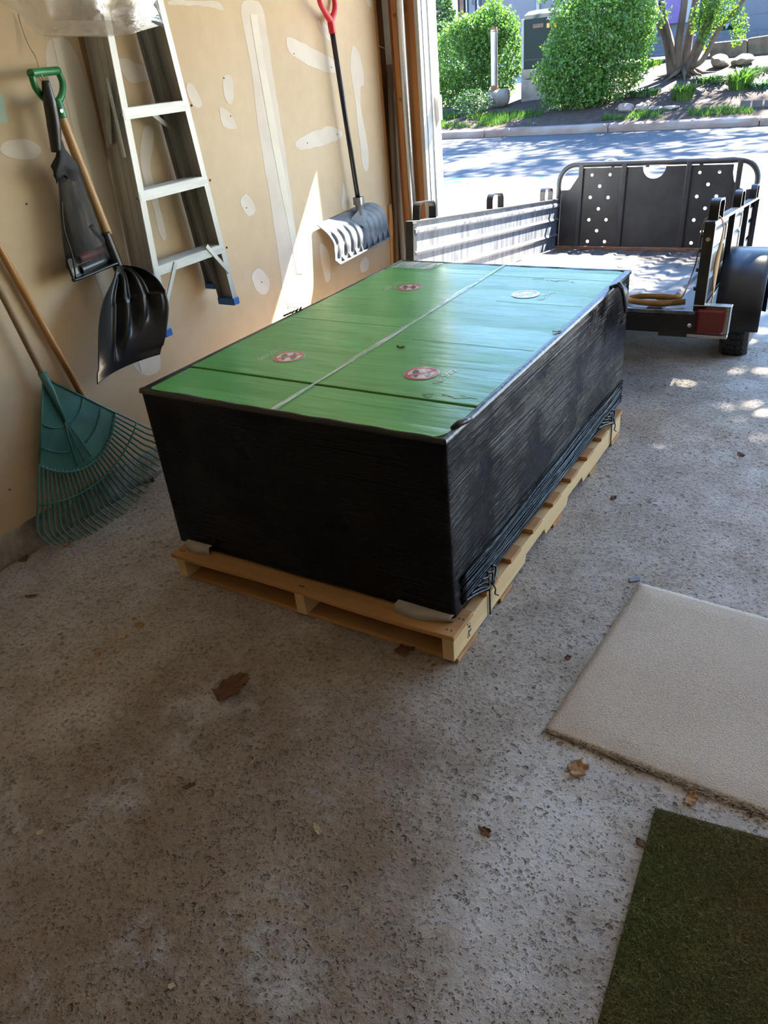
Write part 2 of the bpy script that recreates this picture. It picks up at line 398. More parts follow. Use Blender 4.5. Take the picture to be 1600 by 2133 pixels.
m_trail = mk('black_trailer_paint', (.030, .031, .033), (.016, .016, .017), 7, .42, .2, bump=.1, bscale=30)
m_trailw = mk('worn_trailer_inside', (.19, .20, .225), (.085, .09, .105), 22, .45, .3, bump=.1, stretch=(1, 1, .15), lo=.4, hi=.6)
m_bed = mk('worn_steel_bed', (.10, .09, .09), (.05, .043, .042), 16, .5, .3, bump=.2, stretch=(1, .1, 1))
m_rubber = mk('tyre_rubber', (.025, .025, .026), (.016, .016, .017), 12, .8, bump=.2)
m_rim_w = mk('white_wheel_rim', (.55, .55, .56), (.45, .45, .46), 6, .35)
m_lens = mk('red_tail_lens', (.16, .004, .012), (.11, .003, .008), 30, .18, coat=.6)
m_chrome = mk('zinc_plate', (.6, .6, .6), (.5, .5, .5), 7, .25, 1)
m_strap = mk('tan_webbing', (.47, .275, .105), (.36, .20, .07), 14, .8, bump=.3, bscale=120)
m_turf = carpet_mat('olive_turf_backing', (.06, .075, .022), (.085, .065, .03), 160, .8)
m_turfgreen = carpet_mat('turf_fibre', (.15, .19, .06), (.26, .185, .10), 7, .1)
m_carpet = carpet_mat('beige_carpet_back', (.60, .52, .435), (.53, .45, .37), 230, .6)
m_fray = mk('tan_frayed_yarn', (.34, .25, .16), (.22, .155, .09), 40, .95)
m_leaf1 = mk('dry_brown_leaf', (.15, .06, .024), (.085, .034, .015), 25, .75, bump=.3, bscale=50)
m_leaf2 = mk('dry_tan_leaf', (.40, .23, .11), (.27, .14, .06), 25, .75, bump=.3, bscale=50)
m_leaf3 = mk('dry_pale_leaf', (.50, .40, .26), (.38, .28, .17), 25, .75, bump=.3, bscale=50)
m_asph = mk('asphalt', (.062, .066, .076), (.046, .05, .058), 40, .85, bump=.4, bscale=120)
m_drive = mk('pale_concrete_drive', (.44, .43, .415), (.36, .35, .34), 3, .85, bump=.3, bscale=90)
m_curb = mk('granite_curb', (.25, .20, .175), (.17, .10, .068), 4, .85, bump=.5, bdist=.02, bscale=14, stretch=(.4, 1, 1))
m_soil = mk('bark_soil', (.068, .042, .03), (.03, .018, .013), 9, .95, bump=.9, bdist=.03, bscale=40)
m_grass = leaf_mat('grass_blade', (.06, .13, .018), (.03, .075, .012), .35)
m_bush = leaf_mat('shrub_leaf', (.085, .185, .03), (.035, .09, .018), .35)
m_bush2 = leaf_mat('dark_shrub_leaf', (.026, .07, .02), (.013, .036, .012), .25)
m_tleaf = leaf_mat('tree_leaf', (.10, .19, .028), (.055, .115, .018), .4)
m_blueleaf = leaf_mat('blue_green_leaf', (.045, .10, .065), (.024, .06, .04), .3)
m_bark = mk('tree_bark', (.12, .085, .062), (.06, .043, .03), 9, .9, bump=.8, bdist=.02, bscale=24, stretch=(1, 1, .25))
m_twig = mk('shrub_stem', (.10, .07, .05), (.06, .04, .03), 12, .9)
m_rock = mk('pinkish_fieldstone', (.24, .19, .18), (.15, .115, .105), 5, .85, bump=.7, bdist=.03, bscale=14)
m_rock2 = mk('mossy_boulder', (.13, .11, .075), (.07, .06, .04), 4, .9, bump=.7, bdist=.03, bscale=12)
m_conc = mk('weathered_concrete_block', (.22, .19, .155), (.15, .125, .10), 5, .9, bump=.4, bdist=.01, bscale=30)
m_pipe = mk('galvanised_pipe', (.32, .32, .32), (.23, .225, .22), 5, .4, .8)
m_rust = mk('rusty_steel', (.20, .085, .04), (.11, .05, .03), 15, .9)
m_cab = mk('dark_green_cabinet', (.016, .026, .023), (.013, .021, .019), 3, .6, spec=.15)
m_orange = mk('orange_label', (.75, .30, .02), (.65, .25, .02), 8, .5)
m_house = mk('blue_grey_siding', (0.101, 0.118, 0.154), (0.089, 0.105, 0.139), 3, .7)
m_housed = mk('garage_door_paint', (0.099, 0.115, 0.148), (0.087, 0.102, 0.134), 2, .6)
m_housel = mk('pale_house_trim', (0.225, 0.259, 0.306), (0.200, 0.231, 0.274), 3, .6)
m_purple = mk('purple_front_door', (0.096, 0.056, 0.240), (0.072, 0.040, 0.192), 3, .5)
m_glassy = mk('green_tinted_pane', (.36, .46, .45), (.28, .37, .37), 2, .15, .2)
m_brick = mk('dark_brick', (.16, .10, .075), (.09, .055, .045), 8, .9)
m_edging = mk('dark_plastic_edging', (.035, .037, .045), (.025, .026, .03), 8, .5)
m_step = mk('stone_steps', (0.099, 0.111, 0.134), (0.075, 0.084, 0.104), 4, .85)
m_wire = mk('pale_cord', (.55, .47, .35), (.45, .37, .27), 20, .7)
m_dark = mk('dark_cord', (.05, .04, .035), (.03, .025, .02), 20, .7)
m_paleg = mk('pale_green_paper', (.45, .56, .46), (.38, .5, .4), 4, .7)
m_greypl = mk('grey_blue_plastic_scrap', (.20, .21, .28), (.14, .15, .2), 12, .5)

def mesh_fabric():
    m = NT('black_mesh_fabric'); m.b.inputs['Base Color'].default_value = (.022, .020, .018, 1); m.set(Roughness=.8)
    st = m.ramp(m.noise(30, 4, .6, m.mapping((1, 1, .12))), 0, [(.35, (.42,)*3), (.65, (.86,)*3)])
    tr = m.n('ShaderNodeBsdfTransparent'); ms = m.n('ShaderNodeMixShader'); m.l(st, 0, ms, 0); m.l(tr, 0, ms, 1); m.l(m.b, 0, ms, 2); m.l(ms, 0, m.o, 0)
    return m.m
m_mesh = mesh_fabric()

# ================================================================== LARGE STRUCTURE
XW = -2.61
def struct(name, mb, mat, parent=None, **k):
    o = mb.build(name, mat, parent, **k)
    if parent is None: o['kind'] = 'structure'
    return o
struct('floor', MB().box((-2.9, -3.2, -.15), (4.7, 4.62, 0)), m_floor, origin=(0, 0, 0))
wl = struct('wall_left', MB().box((XW-.016, -3.2, .12), (XW, 4.352, 2.5)), m_wall)
# rough foundation under the drywall
mb = MB(); P = []
for i in range(150):
    y = -3.2+7.6*i/149; row = []
    for j in range(5):
        z = .125*j/4; nz = mnoise.noise(V((y*9, z*14, 3)))
        row.append((XW+.004+.010*nz+(.014 if j == 0 else 0)*(1+nz), y, z-.01 if j == 0 else z))
    P.append(row)
mb.grid(P, 150, 5, (-.12, 0, 0))
struct('baseboard_left', mb, m_found, smooth=True)
struct('wall_back', MB().box((-2.9, -3.3, 0), (4.7, -3.2, 2.5)), m_wall)
struct('wall_right', MB().box((4.6, -3.2, 0), (4.7, 4.6, 2.5)), m_wall)
struct('ceiling', MB().box((-2.9, -3.3, 2.5), (4.7, 4.62, 2.6)), m_ceil)
struct('wall_exterior', MB().box((-2.9, -3.2, 0), (-2.72, 4.6, 2.5)), m_studd)
OP_R = 4.0
mb = MB().box((-2.9, 4.52, 0), (-2.375, 4.60, 2.5)).box((OP_R, 4.44, 0), (4.7, 4.60, 2.5)).box((-2.9, 4.44, 2.2), (4.7, 4.60, 2.5))
wf = struct('wall_front', mb, m_white)

# exposed framing at the end of the left wall (all pieces fixed to the front wall)
def piece(name, a, b, mat, par=wf, bev=.003): return MB().box(a, b).build(name, mat, par, bevel=bev)
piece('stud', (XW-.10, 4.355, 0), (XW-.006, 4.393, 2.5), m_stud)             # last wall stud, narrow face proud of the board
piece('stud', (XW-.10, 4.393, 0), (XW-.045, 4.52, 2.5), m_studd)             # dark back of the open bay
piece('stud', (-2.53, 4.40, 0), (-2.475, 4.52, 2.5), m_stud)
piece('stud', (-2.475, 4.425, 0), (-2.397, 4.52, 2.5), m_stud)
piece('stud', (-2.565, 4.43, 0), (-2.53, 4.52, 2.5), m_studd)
struct('trim_1', MB().box((-2.397, 4.42, 0), (-2.372, 4.46, 2.2)).box((-2.392, 4.46, 0), (-2.368, 4.52, 2.2)), m_grey)
struct('trim_2', MB().box((-2.385, 4.52, 0), (-2.362, 4.615, 2.2)), m_white)
mb = MB(); mb.box((-2.362, 4.545, 1.20), (-2.335, 4.585, 1.33)); mb.prism([(-2.362, 4.55, 1.20), (-2.34, 4.55, 1.20), (-2.362, 4.55, 1.155)], (0, .03, 0))
tag(mb.build('door_sensor_box', m_white), 'small white box fixed to the sunlit white door jamb', 'box')
# knots in the stud and a staple
mb = MB()
for px, py in ((822, 31), (835, 207)):
    p = PX(px, py, y=4.398); mb.lathe([(.011, -.001), (.011, .0015)], Matrix.Translation(p) @ Matrix.Rotation(math.pi/2, 4, 'X'), 14)
mb.build('knot', m_studd, wf)

# joint compound and tape on the drywall
PATCH = [
 [(497,0),(512,80),(525,160),(535,250),(548,330),(560,400),(572,480),(585,570),(592,640),(640,640),(618,500),(608,420),(596,330),(580,230),(566,140),(555,60),(545,0)],
 [(352,0),(455,0),(470,24),(440,14),(400,10),(345,13)],
 [(462,158),(480,155),(487,170),(486,215),(475,218),(466,195)],
 [(455,220),(475,232),(495,262),(490,270),(465,268),(458,245)],
 [(385,172),(405,178),(423,215),(415,226),(395,215)],
 [(592,70),(640,95),(700,125),(706,155),(660,145),(600,112)],
 [(658,40),(690,55),(694,90),(680,80),(668,65)],
 [(728,125),(735,88),(748,110),(757,145),(758,180),(750,178),(752,230),(762,280),(768,320),(767,360),(756,355),(748,290),(740,210),(733,175)],
 [(612,300),(625,285),(660,270),(690,262),(715,275),(710,290),(680,300),(640,312),(622,312)],
 [(497,415),(510,402),(522,412),(533,432),(530,448),(513,452)],
 [(523,572),(535,558),(552,568),(562,585),(558,610),(545,615),(530,600)],
 [(662,500),(685,520),(690,580),(680,593),(672,560)],
 [(750,545),(760,532),(770,545),(765,565),(752,570)],
 [(237,118),(265,122),(305,140),(318,165),(300,170),(270,175),(255,155)],
 [(300,262),(312,258),(322,268),(318,310),(310,340),(330,420),(348,500),(335,500),(318,430),(295,360),(290,310)],
 [(85,80),(120,260),(160,430),(205,600),(285,790),(345,770),(300,640),(270,520),(232,390),(205,260),(150,75)],
 [(0,300),(30,288),(65,290),(90,315),(70,335),(20,330),(0,315)],
 [(715,365),(725,440),(710,435)],
 [(760,0),(775,0),(772,18),(766,12)],
 [(430,410),(436,405),(445,450),(452,500),(444,470)],
]
for k, pl in enumerate(PATCH):
    pts = chaikin([PX(x, y, x=XW) for x, y in pl], 2)
    pts = [p + V((0, mnoise.noise(p*22)*.006, mnoise.noise(p*22+V((5, 0, 0)))*.006)) for p in pts]
    th = .0012 if k not in (0, 15) else .0008
    MB().prism([(XW-.001, p.y, p.z) for p in pts], (.001+th, 0, 0)).build('joint_compound_patch', m_mud, wl)
for pl in ([(520,30),(535,30),(548,120),(560,180),(572,250),(585,320),(598,400),(612,470),(630,570),(618,570),(600,470),(585,400),(570,320),(557,250),(545,180),(533,110)],
           [(108,80),(122,80),(190,370),(250,560),(306,770),(294,775),(236,565),(176,375)]):
    pts = [PX(x, y, x=XW) for x, y in pl]
    MB().prism([(XW, p.y, p.z) for p in pts], (.0022, 0, 0)).build('joint_tape', m_mud2, wl)
pts = [PX(x, y, x=XW) for x, y in ((162,75),(178,75),(205,200),(235,330),(224,332),(195,210))]
MB().prism([(XW, p.y, p.z) for p in pts], (.0014, 0, 0)).build('torn_paper_strip', mk('torn_brown_paper', (.40, .22, .10), (.32, .17, .07), 8, .8), wl)
mb = MB()
for px, py in ((480,242),(513,433),(545,588),(612,112),(690,140),(466,163),(702,280),(640,298),(600,640),(330,560),(55,425),(20,1020)):
    p = PX(px, py, x=XW); mb.lathe([(.0035, -.001), (.0035, .0022)], Matrix.Translation(p) @ Matrix.Rotation(math.pi/2, 4, 'Y'), 8)
mb.build('nail_head', m_dark, wl)

# outdoors: driveway, road, kerb, garden mound
struct('driveway', MB().box((-14, 4.62, -.12), (12, 10.6, -.004)), m_drive)
struct('road', MB().box((-40, 10.6, -.12), (20, 15.56, -.002)), m_asph)
def sstep(a, b, x):
    t = min(1, max(0, (x-a)/(b-a))); return t*t*(3-2*t)
def yard(x, y):
    s = .19+.10*sstep(-6, -3.8, x); cap = .40+.62*sstep(-8.4, -5.6, x)
    d = max(0, y-15.8); h = s*d
    h = cap*(1-math.exp(-h/cap*1.15)) if h > 0 else 0
    return .13+h+.02*mnoise.noise(V((x*1.7, y*1.7, 0)))*min(1, d)
mb = MB(); P = []
NX, NY = 110, 60
for i in range(NX):
    x = -22+26*i/(NX-1); P.append([(x, 15.7+14*(j/(NY-1))**1.35, yard(x, 15.7+14*(j/(NY-1))**1.35)) for j in range(NY)])
mb.grid(P, NX, NY, (0, 0, -.5))
struct('garden_bed', mb, m_soil, smooth=True)
def PG(px, py):
    d = right*((px-800)/1600) + down*((py-1066.5)/1600) + fwd; o = V((0, 0, H)); t = 14.0
    while t < 60:
        p = o+d*t
        if p.y > 15.7 and p.z <= yard(p.x, p.y): return p
        t += .02
    return o+d*24
# sunlit yard beyond the mound
struct('back_yard_paving', MB().box((-30, 19.6, .3), (-8.6, 27, .62)), m_drive)
struct('house_drive', MB().box((-7.6, 20.6, .6), (-4.6, 27, .955)), m_asph)
# kerb stones
kb = empty('granite_kerb', (-4.5, 15.65, 0), label='pale granite kerb of long stones along the far side of the road', cat='kerb')
kx = [-16, -12.3, -9.4, -7.02, -4.55, -2.0, .6, 3.2]
for a, b in zip(kx[:-1], kx[1:]):
    mb = MB(); P = []
    n = 14
    for i in range(n):
        x = a+.008+(b-a-.016)*i/(n-1)
        prof = [(15.58, 0), (15.56, .07), (15.575, .118), (15.61, .14), (15.72, .142), (15.80, .135), (15.80, 0)]
        P.append([(x, yy+.012*mnoise.noise(V((x*2, zz*9, 1))), zz+(.008*mnoise.noise(V((x*3, yy*5, 2))) if zz > 0 else 0)) for yy, zz in prof])
    mb.grid(P, n, 7)
    mb.f += [tuple(range(7)), tuple((n-1)*7+j for j in range(7))[::-1]]
    mb.build('kerb_stone', m_curb, kb, smooth='auto')

# ================================================================== WRAPPED BOX AND PALLET
BX0, BX1, BY0, BY1, BZ0, BZ1 = -1.932, -.832, 1.568, 3.285, .122, .70
pal = empty('pallet', (-1.36, 2.35, 0), label='long pine shipping pallet under the black wrapped cartons', cat='pallet')
PXL, PXR, PY0, PY1 = -1.902, -.808, 1.508, 3.20
for x0 in (PXL, -1.379, PXR-.038):
    poly = [(PY0, .015), (PY0, .094), (PY1, .094), (PY1, .015)]
    for a, b in ((2.68, 2.49), (2.26, 2.06)):
        poly += [(a, .015), (a-.012, .042), (b+.012, .042), (b, .015)]
    MB().prism([(x0, y, z) for y, z in poly], (.038, 0, 0)).build('stringer', m_pine_y, pal, bevel=.0025)
def board(y0, y1, z0, z1, mat, x0=PXL-.012, x1=PXR+.004, name='deck_board', wob=.0):
    n = 9; mb = MB(); P = []
    for i in range(n):
        x = x0+(x1-x0)*i/(n-1); k = wob*math.sin(i*1.1+y0*7)
        P.append([(x, y0+k, z1), (x, y1+.6*k, z1)])
    mb.grid(P, n, 2, (0, 0, z0-z1)); return mb.build(name, mat, pal, bevel=.0025)
dk = [1.503, 1.735, 1.93, 2.125, 2.32, 2.515, 2.71, 2.90, 3.08]
for k, y in enumerate(dk):
    board(y, y+(.135 if k in (0, 8) else .09), .0945, .111, m_pine if k == 0 else m_pine_d, wob=.004 if k == 0 else .002)
for y0, y1 in ((1.523, 1.66), (1.84, 1.93), (2.33, 2.42), (2.76, 2.85), (3.06, 3.185)):
    board(y0, y1, 0, .0148, m_pine_d if y0 > 1.6 else m_pine, x0=PXL+.004, x1=PXR+.006, name='bottom_board')
for x in (PXL+.012, PXL+.025, -1.366, -1.354, PXR-.03, PXR-.016):
    for y in (1.53, 1.59): MB().lathe([(.0035, 0), (.0035, .0012)], Matrix.Translation((x+.01*(y > 1.55), y, .1105)), 8).build('nail', m_dark, pal)
# stamp of red and dark ink on the near end of the right stringer
mb = MB()
for k in range(16):
    y = 1.60+.006*(k % 4)+rnd.uniform(-.003, .003); z = .03+.055*rnd.random(); mb.box((PXR-.0005, y, z), (PXR+.0006, y+rnd.uniform(.003, .010), z+rnd.uniform(.003, .008)))
mb.build('ink_stamp', mk('stamp_ink', (.25, .08, .08), (.08, .06, .07), 90, .8), pal)

box = empty('wrapped_cartons', (-1.38, 2.43, BZ0), label='low green topped cartons wrapped in black stretch film on the pallet', cat='carton')
def side(p00, p10, nrm, name, nu=60, nv=20, amp=.006, taper=0.0):
    """one film-covered side; p00,p10 the ends, with pulled-in bottom and soft wrinkles"""
    mb = MB(); P = []; p00, p10, nrm = V(p00), V(p10), V(nrm)
    for i in range(nu):
        t = i/(nu-1); row = []
        for j in range(nv):
            s = j/(nv-1); p = p00.lerp(p10, t)
            p.z = BZ0+(BZ1-BZ0)*s
            e = min(1, 8*min(t, 1-t)); b = amp*mnoise.noise(V((t*3+nrm.x*5, s*7, nrm.y*4)))
            p = p + nrm*(e*(b-.012*math.sin(math.pi*s)-taper*(1-s))*min(1, 6*(1-s)+.05))
            row.append(p)
        P.append(row)
    mb.grid(P, nu, nv); return mb
R_ = .02
mb = MB()
for a, b, n in (((BX0, BY0), (BX1, BY0), (0, -1, 0)), ((BX1, BY0), (BX1, BY1), (1, 0, 0)), ((BX1, BY1), (BX0, BY1), (0, 1, 0)), ((BX0, BY1), (BX0, BY0), (-1, 0, 0))):
    s = side((a[0], a[1], 0), (b[0], b[1], 0), n, 'film'); mb.add(s.v, s.f)
mb.add([(BX0, BY0, BZ0), (BX1, BY0, BZ0), (BX1, BY1, BZ0), (BX0, BY1, BZ0)], [(0, 1, 2, 3)])
bmo = mb.build('stretch_film', m_film, box, smooth='auto')
wd = bmo.modifiers.new('weld', 'WELD'); wd.merge_threshold = .002
bv = bmo.modifiers.new('bevel', 'BEVEL'); bv.width = .012; bv.segments = 3; bv.limit_method = 'ANGLE'; bv.angle_limit = math.radians(50)
# gathered film hem along the lower right edge
mb = MB()
for k in range(9):
    z = BZ0+.004+.012*k; pts = []
    for i in range(46):
        y = BY0+.05+(BY1-BY0-.06)*i/45; dz = .055*max(0, (.34-(y-BY0)))*(1-k*.04)
        pts.append((BX1+.002+.0035*mnoise.noise(V((y*5, k*3.1, 0))), y, z+dz*.8+.006*mnoise.noise(V((y*4, k*1.7, 4)))))
    mb.tube(pts, .0022+.001*(k % 3), 6)
mb.build('film_pleats', m_film, box, smooth=True)
# black film rim folded over onto the top, with a wavy inner edge
mb = MB()
def rim(a, b, inn, w0, w1):
    P = []; a, b, inn = V(a), V(b), V(inn); n = 50
    for i in range(n):
        t = i/(n-1); p = a.lerp(b, t); wd_ = (w0+(w1-w0)*t)*(1+.35*mnoise.noise(V((t*9, inn.x*4, inn.y*4))))
        P.append([p-inn*.004+V((0, 0, -.010)), p-inn*.003+V((0, 0, .001)), p+inn*.004+V((0, 0, .0045)), p+inn*wd_*.6+V((0, 0, .0045+.001*math.sin(i))), p+inn*wd_+V((0, 0, .002))])
    mb.grid(P, n, 5)
rim((BX0, BY0, BZ1), (BX1, BY0, BZ1), (0, 1, 0), .018, .008); rim((BX1, BY0, BZ1), (BX1, BY1, BZ1), (-1, 0, 0), .010, .024)
rim((BX1, BY1, BZ1), (BX0, BY1, BZ1), (0, -1, 0), .02, .012); rim((BX0, BY1, BZ1), (BX0, BY0, BZ1), (1, 0, 0), .014, .026)
mb.build('film_rim', m_rim, box, smooth=True)
# carton top: six green panels with gaps
def panel(x0, x1, y0, y1, z, rc=()):
    poly = []
    for (cx, cy, sx, sy, key) in ((x0, y0, 1, 1, 'a'), (x1, y0, -1, 1, 'b'), (x1, y1, -1, -1, 'c'), (x0, y1, 1, -1, 'd')):
        if key in rc:
            r = .05; a0 = {'a': math.pi, 'b': 1.5*math.pi, 'c': 0, 'd': .5*math.pi}[key]
            poly += [(cx+sx*r+r*math.cos(a0+k*math.pi/12), cy+sy*r+r*math.sin(a0+k*math.pi/12)) for k in range(7)]
        else: poly.append((cx, cy))
    return MB().prism([(x, y, BZ1-.006) for x, y in poly], (0, 0, .006+z)).build('carton_panel', m_carton, box, bevel=.002)
SX = -1.39; Y1_, Y2_ = 1.786, 3.105
MB().box((BX0+.004, BY0+.004, BZ1-.03), (BX1-.004, BY1-.004, BZ1-.004)).build('carton_edge', m_kraft, box)
panel(BX0+.012, SX-.0003, BY0+.010, Y1_-.005, .0015, 'a'); panel(SX+.0003, BX1-.012, BY0+.006, Y1_-.005, .0005, 'b')
panel(BX0+.016, SX-.0003, Y1_+.006, Y2_-.003, .003); panel(SX+.0003, BX1-.012, Y1_+.006, Y2_-.003, .0025)
panel(BX0+.016, SX-.0003, Y2_+.003, BY1-.012, .0015); panel(SX+.0003, BX1-.014, Y2_+.003, BY1-.012, .001, 'c')
# clear tape down the long seam, rumpled
mb = MB(); P = []
for i in range(90):
    y = BY0+.008+(BY1-BY0-.02)*i/89
    c = SX+.016*mnoise.noise(V((y*2.6, 1, 0))); w_ = .009+.007*mnoise.noise(V((y*3, 7, 0)))
    P.append([(c+w_*(k/3-1), y, BZ1+.0048+(.0035*abs(mnoise.noise(V((y*14, k*2.3, 5)))) if 0 < k < 6 else 0)) for k in range(7)])
mb.grid(P, 90, 7).build('packing_tape', m_tape, box, smooth=True)
P = []; mb = MB()
for i in range(14):
    x = -1.90+.21*i/13; P.append([(x, 3.14+.12*j/5+.008*mnoise.noise(V((x*20, j, 0))), BZ1+.004+.005*abs(mnoise.noise(V((x*24, j*1.4, 2))))) for j in range(6)])
mb.grid(P, 14, 6).build('packing_tape', m_tape, box, smooth=True)
# wrinkle cords of the clear film lying across the top
mb = MB()
for y, xa, xb in ((1.70, -1.38, -1.0), (2.36, -1.91, -1.41), (2.25, -1.3, -.86), (2.74, -1.2, -.86)):
    pts = [(xa+(xb-xa)*i/11, y+.006*mnoise.noise(V((i*.5, y*9, 0))), BZ1+.0034) for i in range(12)]
    mb.tube(pts, .0004, 5)
mb.build('film_wrinkle', m_carton, box, smooth=True)['kind'] = 'stuff'
mb = MB()
for k in range(16):
    x = -1.05+.2*rnd.random() if k < 10 else -1.0-.2*rnd.random(); y = (1.797+.05*rnd.random()) if k < 10 else 3.06+.02*rnd.random()
    L = rnd.uniform(.01, .05); a = rnd.uniform(-.5, .5)
    mb.tube([(x, y, BZ1+.0036), (x+L*.5, y+L*.4*math.sin(a), BZ1+.004), (x+L, y+L*math.sin(a), BZ1+.0036)], .0008, 4)
mb.build('film_tear', m_whiteink, box)['kind'] = 'stuff'
# printed warning marks: ring, bar and two soles
def mark(cx, cy, text):
    z = BZ1+.0034; r = .054; n = 40; mk_ = lambda rr, zz: [(cx+rr*math.cos(2*math.pi*i/n), cy+rr*math.sin(2*math.pi*i/n), zz) for i in range(n)]
    d = MB().prism(mk_(r*1.03, z), (0, 0, .0004)).build('warning_mark', m_whiteink, box)
    a = math.radians(118); ca, sa = math.cos(a), math.sin(a)
    T = lambda u, v, zz: (cx+u*ca-v*sa, cy+u*sa+v*ca, zz)
    def sole(o, fl):
        L = []
        for i in range(26):
            t = 2*math.pi*i/26; u = .033*math.cos(t); v = .0105*math.sin(t)*(1.15 if math.cos(t) > .1 else .78)*(1-.25*math.exp(-((u+.006)/.008)**2))
            L.append(T(u*fl, o+v, z+.0006))
        return L
    mb = MB().prism(sole(.017, 1), (0, 0, .0003)).prism(sole(-.017, -1), (0, 0, .0003)); mb.build('sole_print', m_blackink, d)
    mb = MB().prism(mk_(r, z+.0010), (0, 0, .0003), [mk_(r*.80, z+.0010)[::-1]])
    b = math.radians(50); cb, sb = math.cos(b), math.sin(b)
    mb.prism([(cx+u*cb-v*sb, cy+u*sb+v*cb, z+.0010) for u, v in ((-.046, -.006), (.046, -.006), (.046, .006), (-.046, .006))], (0, 0, .0003))
    mb.build('prohibition_ring', m_redink, d)
    s = -1 if text < 0 else 1
    text_poly('No Step', .036, lambda u, v: V((cx+s*(.082)-s*v*1.0, cy-.0+s*u*1.0 if s > 0 else cy-u, z+.0003)) if s > 0 else V((cx-.082+v, cy-u, z+.0003)), .0004, m_greyink, 'print_lettering', box)
mark(-1.627, 1.969, -1); mark(-1.112, 1.965, 1); mark(-1.644, 2.851, -1); mark(-1.123, 2.853, 1)
# grey card corners squeezed between carton and pallet
for (x0, x1, y0) in ((-1.885, -1.775, 1.535), (-1.02, -.835, 1.527)):
    P = []
    for i in range(16):
        t = i/15; x = x0+(x1-x0)*t
        P.append([(x, y0+.012*(1-math.sin(math.pi*t))+.03*t*t*(x0 > -1.5), .1125), (x, y0+.018, BZ0+.016), (x, y0+.06, BZ0+.012)])
    MB().grid(P, 16, 3, (0, .002, -.0012)).build('card_corner', m_foam, box, smooth=True)
# knotted film tails tied round the right stringer, rolled tape bit on the near right corner
for y, nm in ((1.752, 0), (3.04, 1)):
    mb = MB().box((PXR+.003, y, .016), (PXR+.0065, y+.006, BZ0+.035)); mb.tube(polyline([(PXR+.004, y+.003, BZ0+.03), (PXR+.012, y+.03, .10), (PXR+.008, y+.035, .075), (PXR+.014, y+.05, .06)], 5), .0025, 6)
    for k in range(6): mb.tube(polyline([(BX1+.004, y-.12+.04*k, BZ0+.02+.008*rnd.random()), (BX1+.014, y-.06+.03*k, BZ0+.012), (PXR+.007, y+.006*k, BZ0-.002)], 4), .004, 5)
    mb.build('film_tie', m_rim, box, smooth=True)
c = PX(962, 883, z=.706)
MB().tube([c+V((-.012, -.035, 0)), c+V((-.004, -.01, .004)), c+V((.004, .015, .003)), c+V((.010, .04, 0))], [.006, .010, .009, .005], 9).build('rolled_film_scrap', m_rim, box, smooth=True)
c = PX(1300, 600, z=.70)
mb = MB()
for k in range(5): mb.tube(polyline([c+V((-.05+.012*k, -.02+.01*k, .004)), c+V((-.02, 0, .012*rnd.random()+.006)), c+V((.004, .01-.03*k*.3, -.01)), c+V((.008, .02, -.06-.01*k))], 4), .007, 6)
mb.build('film_knot', m_rim, box, smooth=True)
mb = MB()
c = PX(600, 655, z=.703)
for k in range(5): mb.tube([c+V((.004*k, -.03+.022*k, .002)), c+V((.012, -.012+.022*k, .007)), c+V((.002, .0+.022*k, .002))], .004, 5)
mb.build('film_scrap', m_rim, box, smooth=True)

# ================================================================== TRAILER
TW, TL, TH, TB = 1.40, 2.648, .357, .604
tr = empty('utility_trailer', (-1.309, 3.54, .465), (-.131, 0, .056), 'black open utility trailer standing nose down in the garage doorway', 'trailer')
h = TW/2
def tp(name, mb, mat, par=tr, **k): return mb.build(name, mat, par, local=True, **k)
def TP(px, py, ly):
    """trailer-local point on its plane y=ly"""
    Mi = MW[tr.name].inverted(); o = Mi @ V((0, 0, H)); q = Mi @ PX(px, py, y=5.0); d = q-o; return o+d*((ly-o.y)/d.y)
# bed with raised ribs
mb = MB(); P = []
xs = [-h]
ribs = [-.52, -.35, -.18, 0, .18, .35, .52]
prof = [(-h, -.006)]
for r in ribs: prof += [(r-.04, -.006), (r-.025, 0.004), (r+.025, 0.004), (r+.04, -.006)]
prof += [(h, -.006)]
P = [[(x, y, z) for x, z in prof] for y in (0.0, TL)]
tp('bed_floor', mb.grid(P, 2, len(prof), (0, 0, -.012)), m_bed)
mb = MB().box((-h, -.012, -.022), (h, .03, -.004)); tp('bed_edge_trim', mb, m_trailw, bevel=.003)
mb = MB().box((-h+.02, -.012, -.105), (h-.14, .05, -.026)); tp('rear_crossbar', mb, m_trail, bevel=.004)
# end plates with round hole and bolt
for s in (-1, 1):
    cx = s*(h-.06); hole = [(cx-s*.03+.022*math.cos(2*math.pi*i/18), -.018, -.068+.026*math.sin(2*math.pi*i/18)) for i in range(18)]
    pl = MB().prism([(cx-.085, -.018, -.118), (cx+.085, -.018, -.118), (cx+.085, -.018, -.02), (cx-.085, -.018, -.02)], (0, .006, 0), [hole])
    o = tp('end_plate', pl, m_trail)
    b = MB().lathe([(.010, 0), (.010, .006), (.006, .009)], Matrix.Translation((cx+s*.045, -.018, -.065)) @ Matrix.Rotation(math.pi/2, 4, 'X'), 6); tp('bolt', b, m_chrome)
    MBk = MB().box((cx-.08, -.011, -.112), (cx+.08, .045, -.03)); tp('crossbar_end', MBk, m_trail)
